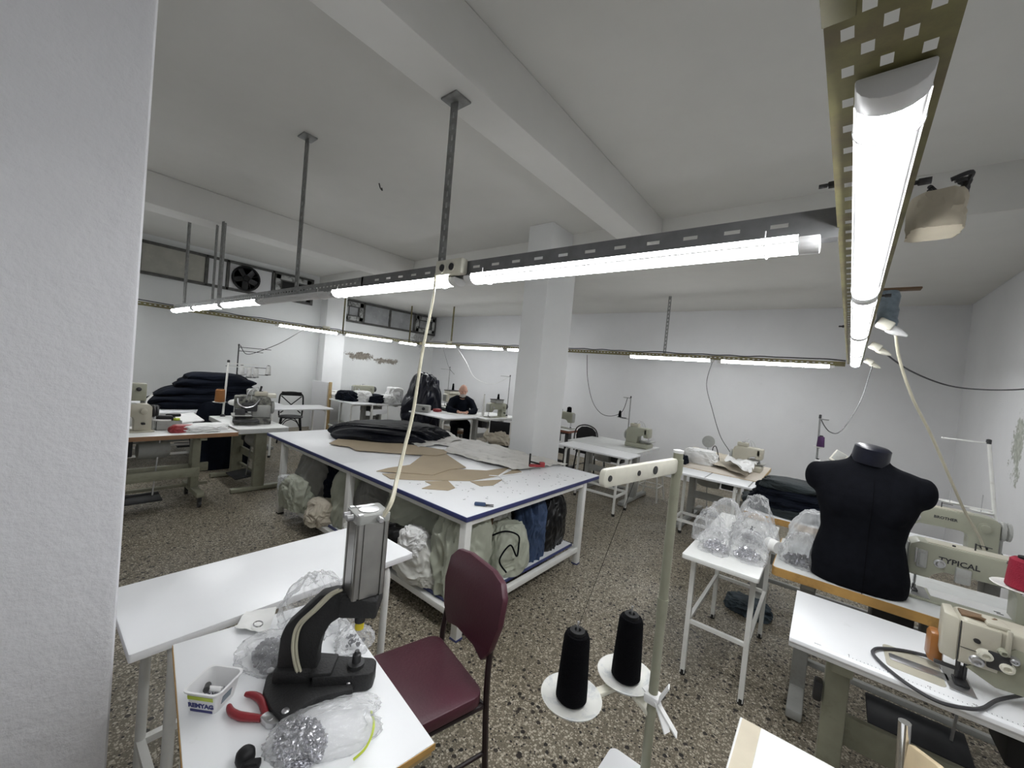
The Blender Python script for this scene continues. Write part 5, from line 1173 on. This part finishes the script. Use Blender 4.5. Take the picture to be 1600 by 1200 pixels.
# tables along the left wall
bench('white bench by the left wall heaped with black and white clothes', -8.75, -7.28, 4.16, 4.68, .755, along='x', r=.017, inset=.12, stretch=.2)
sewing_table('machine table along the left wall behind the clothes heap', -8.80, -7.28, 4.70, 5.42, .75, top='white_laminate', edge='grey_laminate', front='+x', leg='machine_grey')
GL = 'clothes heaped on the left wall table'
for i, (x, y, d, m_, lb) in enumerate(((-7.95, 4.42, (.30, .20, .20), 'navy_cloth', 'black crumpled garment at the left of the clothes heap'), (-7.75, 4.62, (.22, .16, .22), 'white_cloth', 'white garment draped over the black one in the clothes heap'), (-7.65, 4.88, (.28, .20, .16), 'navy_cloth', 'dark garment in the middle of the clothes heap'), (-7.55, 5.08, (.22, .16, .17), 'white_cloth', 'white garment right of the dark ones in the clothes heap'), (-7.6, 5.32, (.20, .18, .33), 'white_cloth', 'white garment standing up in a peak at the right of the heap'), (-8.35, 4.42, (.26, .18, .16), 'white_cloth', 'white garments at the far left of the clothes heap'))):
    z = .7555
    single('garment', blob((x, y, z), d, 100+i, folds=.18, freq=2.4), m_, lb, 'clothes', GL, loc=(x, y, z))
machine('green machine behind the clothes heap by the left wall', (-8.40, 5.02, .7505), PI/2, 'machine_green', scale=1.1)
wc = thing('metal_chair', 'chair with white metal frame under the left wall table', 'chair', (-6.98, 4.72, 0), -PI/2)
part('seat', MB().prism(roundrect(-.19, .19, -.19, .19, .04), .42, .44, .004), 'white_laminate', wc, local=True)
part('back_frame', MB().tube(spline([(-.19, -.19, .0), (-.185, -.19, .42), (-.18, -.22, .70), (-.14, -.225, .74), (.14, -.225, .74), (.18, -.22, .70), (.185, -.19, .42), (.19, -.19, 0)], 5), .012, 8), 'white_metal', wc, local=True)
part('backrest', MB().box((0, -.215, .60), (.34, .015, .10), .005), 'white_laminate', wc, local=True)
for s in (-1, 1): part('leg', MB().tube([(s*.18, .18, 0), (s*.17, .17, .42)], .012, 8), 'white_metal', wc, local=True)
single('panel_board', MB().box((-8.55, 4.10, .55), (.50, .04, 1.08), .004, None, .2), 'wall_paint', 'grey white panel leaning in front of the wall pilaster', 'board', loc=(-8.55, 4.10, 0))
single('wood_post', MB().box((-8.28, 4.18, .55), (.05, .05, 1.10), .004), 'pine', 'bare wooden batten standing beside the wall pilaster', 'batten', loc=(-8.28, 4.18, 0))
# left foreground row
sewing_table('beige framed sewing table on castors at the left, brown edged', -5.42, -4.815, .02, 1.49, .76, top='worn_laminate', edge='wood_edge', front='+x', leg='stand_green', casters=True)
machine('cream machine at the left, cut off by the near wall', (-5.12, .60, .7605), PI/2, 'machine_cream', scale=1.0)
gb = thing('dial_box', 'small green box with dials standing behind the cream machine', 'box', (-5.25, .78, .7605))
part('box_body', MB().box((-5.25, .70, 1.13), (.12, .20, .17), .01), 'machine_green', gb); part('bracket', MB().bar((-5.25, .78, .7605), (-5.25, .78, 1.06), .03), 'machine_grey', gb)
for q in (.66, .74): part('dial', MB().lathe([(.02, 0), (.02, .01), (.012, .014)], n=14, M=Matrix.Translation((-5.19, q, 1.16)) @ Matrix.Rotation(PI/2, 4, 'Y')), 'dark_steel', gb)
tx = thing('storage_box', 'grey open box holding black tools on the castor table', 'box', (-5.0, 1.0, .7605))
c = Vector((-5.119, 0.972, 0.760)); bx_ = MB()
for a in ((-.01, .01, -.09, .09), ):
    bx_.bb(c.x-.12, c.x, c.y-.10, c.y-.094, .761, .85).bb(c.x-.12, c.x, c.y+.094, c.y+.10, .761, .85).bb(c.x-.12, c.x-.114, c.y-.10, c.y+.10, .761, .85).bb(c.x-.006, c.x, c.y-.10, c.y+.10, .761, .85).bb(c.x-.12, c.x, c.y-.10, c.y+.10, .761, .766)
part('box_wall', bx_, 'machine_grey', tx)
single('tape_gun', MB().box((c.x-.05, c.y-.03, .875), (.07, .13, .06), .02).box((c.x-.07, c.y+.04, .90), (.04, .12, .03), .01), 'black_plastic', 'black hand tool lying in the grey box', 'tool')
single('tape_measure', MB().lathe([(.02, 0), (.028, .004), (.028, .02), (.02, .024)], (c.x-.04, c.y+.062, .850), n=16), 'lime_plastic', 'small yellow green roll in the grey box', 'tape')
single('folded_cloth', sheet(((-6.019, 1.181, 0.770), (-6.096, 1.380, 0.770), (-5.472, 1.343, 0.770), (-5.358, 1.078, 0.770)), 14, 10, .775, .01, 35, thick=.012), 'white_cloth', 'folded white cloth behind the grey box on the castor table', 'cloth')
single('rolled_cloth', blob((*(-4.995, 1.224, 0.780)[:2], .7605), (.12, .22, .07), 111, folds=.16, freq=2.6, aniso=(2, 1, 1)), 'white_cloth', 'rolled white cloth at the right end of the castor table', 'cloth', loc=(*(-4.995, 1.224, 0.780)[:2], .7605))
single('red_wrap', blob((*(-4.973, 1.043, 0.780)[:2], .7605), (.06, .10, .075), 112, folds=.1), 'red_plastic', 'red wrapper beside the rolled white cloth', 'wrapper', loc=(*(-4.973, 1.043, 0.780)[:2], .7605))
ot = sewing_table('heavy grey pedestal table carrying the overlock machine at the left', -6.07, -4.985, 1.53, 2.06, .755, top='worn_laminate', edge='grey_laminate', front='-y', leg='stand_green', thick=.05)
ov = overlock('grimy overlock machine with a cream top on the pedestal table', (-5.42, 1.80, .7555), PI/2-.25, 'grimy_metal', k=1.25)
M = Matrix.Translation((-5.42, 1.80, .7555)) @ Matrix.Rotation(PI/2-.25, 4, 'Z')
part('knife_guard', MB().box((-.13, -.13, .13), (.10, .05, .12), .012, M), 'dark_steel', ov); part('waste_chute', MB().box((-.07, -.18, .05), (.26, .12, .03), .006, M), 'dark_steel', ov)
part('front_casting', MB().box((-.04, -.085, .20), (.16, .05, .10), .014, M), 'dark_steel', ov); part('thread_frame', MB().tube(spline([M @ Vector(q) for q in ((-.16, -.06, .30), (-.15, -.10, .24), (-.08, -.12, .20), (0, -.12, .22), (.06, -.10, .30))]), .008, 6), 'steel', ov)
part('top_motor', MB().lathe([(.02, 0), (.05, .005), (.055, .06), (.035, .075)], n=16, M=M @ Matrix.Translation((-.02, .03, .34))), 'machine_grey', ov); part('top_lever', MB().tube([M @ Vector((.06, .02, .36)), M @ Vector((.075, .0, .45))], .012, 8), 'dark_steel', ov)
part('tray', MB().box((.14, .06, .335), (.20, .14, .05), .008, M), 'cream_plastic', ov)
stand('thread stand with a brown cone at the back of the pedestal table', (-6.0, 1.66, .7555), (-6.0, 1.68, 1.47), [(.0, .34, 1.44), (.0, .30, 1.40)], [(0, -.05, .93)], 'white_metal', .012, dr=.075)
cone('cone of brown thread on the pedestal table stand', (-6.0, 1.616, .945), 'brown_thread', .16, .055, .05)
for k, (y, lb) in enumerate(((1.74, 'left white cone lying between the brown cone and the overlock machine'), (1.90, 'right white cone lying between the brown cone and the overlock machine'))):
    single('thread_cone', MB().lathe([(.018, -.07), (.035, -.05), (.045, .0), (.03, .05), (.012, .07)], n=16, M=Matrix.Translation((-5.80, y-.02, .96)) @ Matrix.Rotation(PI/2, 4, 'X')), 'white_thread', lb, 'thread cone')
    single('cone_rod', MB().tube([(-5.80, y-.02, .7555), (-5.80, y-.02, .918)], .006, 6), 'steel', ('left thin rod under the white cones', 'right thin rod under the white cones')[k], 'rod')
# back tables with the garment stack
sewing_table('machine table at the back left under the dark garment stack', -8.02, -7.12, .55, 2.85, .755, top='white_laminate', edge='grey_laminate', front='+x', leg='machine_grey')
bench('white bench before the dark garment stack at the back left', -7.06, -6.44, .35, 2.02, .755, along='y', r=.016, inset=.18, stretch=.22)
zs = .7565; GN = 'dark navy garments stacked at the back left'
lbs = ('lowest', 'second from the bottom', 'third from the bottom', 'fourth from the bottom', 'fifth from the bottom', 'sixth from the bottom', 'topmost')
for i in range(7):
    dz = .074
    b = blob((-7.0, 1.72+.03*((i*7) % 3-1)+.02*i, zs), (.36-.012*i, .60-.035*i+(.05 if i % 2 else 0), dz*1.55), 120+i, folds=.07, freq=1.5, flat=.6, sq=3.0, aniso=(1.6, .8, .5), fine=.015, droop=.10)
    single('folded_garment', b, 'navy_cloth', '%s dark navy garment of the stack at the back left' % lbs[i], 'clothes', GN, loc=(-7.0, 1.72, zs)); zs += dz*.86
single('garment', blob((-6.33, 1.75, 0), (.085, .34, .90), 131, folds=.12, aniso=(1, 2, .6)), 'navy_cloth', 'dark garment hanging down below the garment stack', 'clothes', loc=(-6.33, 1.75, 0))
single('dark_pouch', blob((-6.75, 1.02, .7565), (.05, .16, .06), 132, folds=.1), 'black_plastic', 'small black pouch on the white bench at the back left', 'pouch', loc=(-6.75, 1.02, .7565))
stand('thread stand with four white cones behind the garment stack', (-7.55, 2.24, .7555), (-7.55, 2.24, 1.70), [(.0, .48, 1.66), (.0, .36, 1.60), (.0, -.16, 1.34), (0, .46, 1.34)], [(.05, .05, 1.20), (.05, .16, 1.17), (.05, .26, 1.17), (.0, .46, 1.22)], 'dark_steel', .010, dr=.05, dmat='dark_steel')
for k, (y, z) in enumerate(((.05, 1.215), (.16, 1.185), (.26, 1.185), (.46, 1.235))):
    cone(('first', 'second', 'third', 'rightmost')[k]+' white cone on the stand behind the garment stack', (-7.55+(.05 if k < 3 else 0), 2.24+y, z), 'white_thread', .15, .042, .034, 'white cones behind the garment stack')
bench('narrow white bench before the black bentwood chair', -7.16, -6.62, 2.36, 3.44, .755, along='y', r=.016, inset=.12, stretch=.18, cross=False, rnd=.04)
bw = thing('bentwood_chair', 'black bentwood chair with crossed back by the left wall', 'chair', (-7.78, 3.22, 0), -PI/2-.35)
part('seat', MB().lathe([(.17, .44), (.20, .445), (.205, .46), (.19, .472), (.02, .475)], n=28), 'black_plastic', bw, local=True)
part('back_hoop', MB().tube(spline([(-.19, -.16, .45), (-.20, -.21, .70), (-.17, -.235, .86), (0, -.245, .895), (.17, -.235, .86), (.20, -.21, .70), (.19, -.16, .45)]), .014, 8), 'black_plastic', bw, local=True)
part('top_rail', MB().box((0, -.238, .865), (.34, .022, .075), .01), 'black_plastic', bw, local=True)
part('cross_bar', MB().tube([(-.17, -.225, .82), (.17, -.18, .50)], .010, 8), 'black_plastic', bw, local=True); part('cross_bar', MB().tube([(.17, -.225, .82), (-.17, -.18, .50)], .010, 8), 'black_plastic', bw, local=True)
for s in (-1, 1):
    for q in (-1, 1):
        part('leg', MB().tube([(s*.20, q*.20, 0), (s*.15, q*.15, .45)], [.012, .016], 8), 'black_plastic', bw, local=True)
        part('brace', MB().tube(spline([(s*.18, q*.18, .20), (s*.10, q*.13, .37), (0, q*.14, .43)]), .008, 6), 'black_plastic', bw, local=True)
# cables hanging from the rails
cable([(-6.75, 6.3, 2.12), (-6.423, 6.300, 1.816), (-6.142, 6.300, 1.504), (-5.845, 6.350, 1.390), (-5.539, 6.380, 1.405), (-5.2, 6.42, 1.59)], .005, 'white_cable', 'white cable sagging from the far rail to the stand right of the man')
cable([(-7.25, 6.3, 2.12), (-7.150, 6.350, 1.857), (-7.064, 6.400, 1.636), (-6.922, 6.450, 1.497), (-7.15, 6.5, 1.60)], .004, 'grey_cable', 'thin dark cable from the far rail to the stand behind the man')
cable([(-3.40, 6.3, 2.10), (-3.294, 6.200, 1.699), (-3.115, 6.100, 1.326), (-2.892, 6.000, 1.140), (-2.652, 5.900, 1.123), (-2.417, 5.750, 1.229), (-2.30, 5.62, 1.45)], .005, 'grey_cable', 'dark cable looping from the far rail to the stand by the green overlock machine')
cable([(-1.36, 6.3, 2.10), (-1.385, 6.200, 1.759), (-1.233, 6.000, 1.410), (-1.077, 5.850, 1.090), (-0.945, 5.750, 0.936), (-0.871, 5.700, 0.857), (-.83, 5.68, .90)], .005, 'grey_cable', 'dark cable hanging from the far rail to the pale overlock machine')
cable([(-8.18, 3.5, 2.13), (-8.000, 3.048, 1.822), (-7.800, 2.623, 1.619), (-7.600, 2.370, 1.558), (-7.55, 2.26, 1.69)], .006, 'grey_cable', 'dark cable from the left wall rail to the stand with the white cones')
cable([(-5.25, .85, 1.10), (-5.200, 0.798, 1.035), (-5.150, 0.822, 0.965), (-5.100, 0.838, 0.877), (-5.1, .98, .86)], .010, 'white_cable', 'white hose curving behind the grey box on the castor table', 'hose', name='hose')

# ------------------------------------------------------------------ the man leaning on his bench
def person():
    O = Vector((-6.02, 5.86, 0)); yaw = math.atan2(-.62, .78)-PI/2
    M = Matrix.Translation(O) @ Matrix.Rotation(yaw, 4, 'Z')
    b = MB(); T = lambda pts, r, n=10: b.tube(pts, r, n)
    H = Matrix.Translation((0, .315, 1.205)) @ Matrix.Rotation(.30, 4, 'X').inverted()      # head pitched down towards the hands
    b.ell((0, 0, .015), (.078, .098, .112), 20, 16, H)                                       # skull
    b.ell((0, .035, -.055), (.058, .062, .066), 16, 12, H)                                   # jaw
    b.ell((0, .100, -.012), (.014, .022, .026), 10, 8, H); b.ell((0, .088, .018), (.010, .014, .03), 10, 8, H)   # nose
    for s in (-1, 1):
        b.ell((s*.081, -.008, -.005), (.011, .022, .032), 10, 8, H)                          # ears
        b.ell((s*.032, .082, .030), (.022, .014, .010), 10, 8, H)                            # brow
        b.ell((s*.042, .062, -.022), (.024, .026, .024), 10, 8, H)                           # cheeks
    b.ell((0, .092, -.058), (.022, .010, .007), 10, 6, H)                                    # lips
    T([(0, .20, 1.02), (0, .265, 1.10), (0, .30, 1.17)], [.075, .060, .056])                 # neck
    T([(0, 0, .48), (0, .04, .66), (0, .12, .86), (0, .19, 1.00)], [.15, .14, .155, .12], 16)
    for s in (-1, 1):
        T([(0, .17, .99), (s*.10, .185, 1.015), (s*.175, .20, .985)], [.09, .075, .06])
        sh, el, wr = Vector((s*.185, .20, .975)), Vector((s*.265, .36, .815)), Vector((s*.075, .545, .795))
        T([sh, sh.lerp(el, .5), el], [.058, .048, .042]); T([el, el.lerp(wr, .5), wr], [.042, .038, .027])
        d = (Vector((-s*.02, .60, .785))-wr).normalized(); sd = Vector((s*.9, .35, 0)).normalized()
        pc = wr+d*.045
        b.ell((0, 0, 0), (.040, .046, .018), 12, 8, frame(pc, sd, d))                        # palm
        for f, (off, ln) in enumerate(((-.030, .062), (-.010, .074), (.010, .070), (.029, .056))):
            k0 = pc+sd*off+d*.035; k1 = k0+d*ln*.5+Vector((0, 0, .012)); k2 = k1+d*ln*.35-Vector((s*.010, 0, .010)); k3 = k2-Vector((s*.012, -.004, .014))
            T([k0, k1, k2, k3], [.0095, .009, .0085, .0075], 8)
        t0 = pc-sd*.030-d*.015; T([t0, t0-sd*.018+d*.03+Vector((0, 0, .008)), t0-sd*.014+d*.062], [.012, .011, .009], 8)
        T([(s*.09, .02, .50), (s*.12, .26, .51), (s*.13, .44, .50)], [.085, .075, .058]); T([(s*.13, .44, .50), (s*.13, .42, .28), (s*.13, .40, .09)], [.056, .055, .038])
        T([(s*.13, .37, .05), (s*.135, .47, .045), (s*.14, .60, .03)], [.04, .042, .026])
    me = b.mesh('person', 'skin', Matrix.Identity(4), True)
    o = link('person', me); o.matrix_world = M; ROOTM[o.name] = M
    tag(o, 'bald bearded man in a dark sweater sitting with hands folded on the bench', 'person')
    def fuse(ob, v):
        m = ob.modifiers.new('fuse', 'REMESH'); m.mode = 'VOXEL'; m.voxel_size = v; m.use_smooth_shade = True
        m = ob.modifiers.new('soft', 'SMOOTH'); m.factor = .4; m.iterations = 3
    fuse(o, .007)
    j = MB(); J = lambda p, r, n=14: j.tube(p, r, n)
    J([(0, -.01, .46), (0, .04, .64), (0, .12, .86), (0, .185, 1.0), (0, .235, 1.065)], [.185, .175, .185, .155, .085], 18)
    for s in (-1, 1):
        J([(0, .16, .98), (s*.10, .185, 1.005), (s*.185, .20, .965), (s*.24, .29, .88), (s*.272, .37, .815)], [.12, .098, .088, .070, .064])
        J([(s*.272, .37, .815), (s*.19, .44, .80), (s*.10, .525, .797)], [.064, .055, .042])
    c = part('sweater', j, 'navy_cloth', o, local=True, smooth=True); fuse(c, .012)
    c = part('collar', MB().tube([(.072*math.cos(a*PI/8), .245+.066*math.sin(a*PI/8), 1.075+.018*math.sin(a*PI/8+PI)) for a in range(17)], .014, 8, cap=False), 'black_cloth', o, local=True)
    j = MB()
    for s in (-1, 1): j.tube([(s*.06, -.02, .50), (s*.12, .26, .51), (s*.13, .45, .50), (s*.13, .43, .28), (s*.13, .40, .07)], [.115, .098, .075, .070, .062], 12)
    c = part('trousers', j, 'black_cloth', o, local=True, smooth=True); fuse(c, .012)
    for s in (-1, 1): part('shoe', MB().ell((s*.135, .49, .045), (.050, .135, .045), 12, 8), 'black_plastic', o, local=True)
    part('beard', MB().ell((0, .052, -.080), (.060, .056, .048), 14, 10, H).ell((0, .094, -.042), (.030, .012, .009), 10, 6, H), 'beard_grey', o, local=True, smooth=True)
    part('hair', MB().ell((-.071, -.030, .0), (.016, .055, .040), 12, 8, H).ell((.071, -.030, .0), (.016, .055, .040), 12, 8, H).ell((0, -.085, -.005), (.066, .020, .042), 12, 8, H), 'beard_grey', o, local=True, smooth=True)
    for s in (-1, 1): part('eye', MB().ell((s*.031, .086, .010), (.012, .008, .007), 10, 6, H), 'ink', o, local=True)
person()
st2 = thing('stool', 'low stool under the seated man', 'stool', (-6.02, 5.86, 0))
part('seat', MB().lathe([(.15, .29), (.16, .30), (.16, .32), (.15, .325)], (-6.02, 5.86, 0), n=20), 'wood_edge', st2)
for k in range(4): a = k*PI/2+.4; part('leg', MB().tube([(-6.02+.15*math.cos(a), 5.86+.15*math.sin(a), 0), (-6.02+.11*math.cos(a), 5.86+.11*math.sin(a), .29)], .013, 8), 'dark_steel', st2)
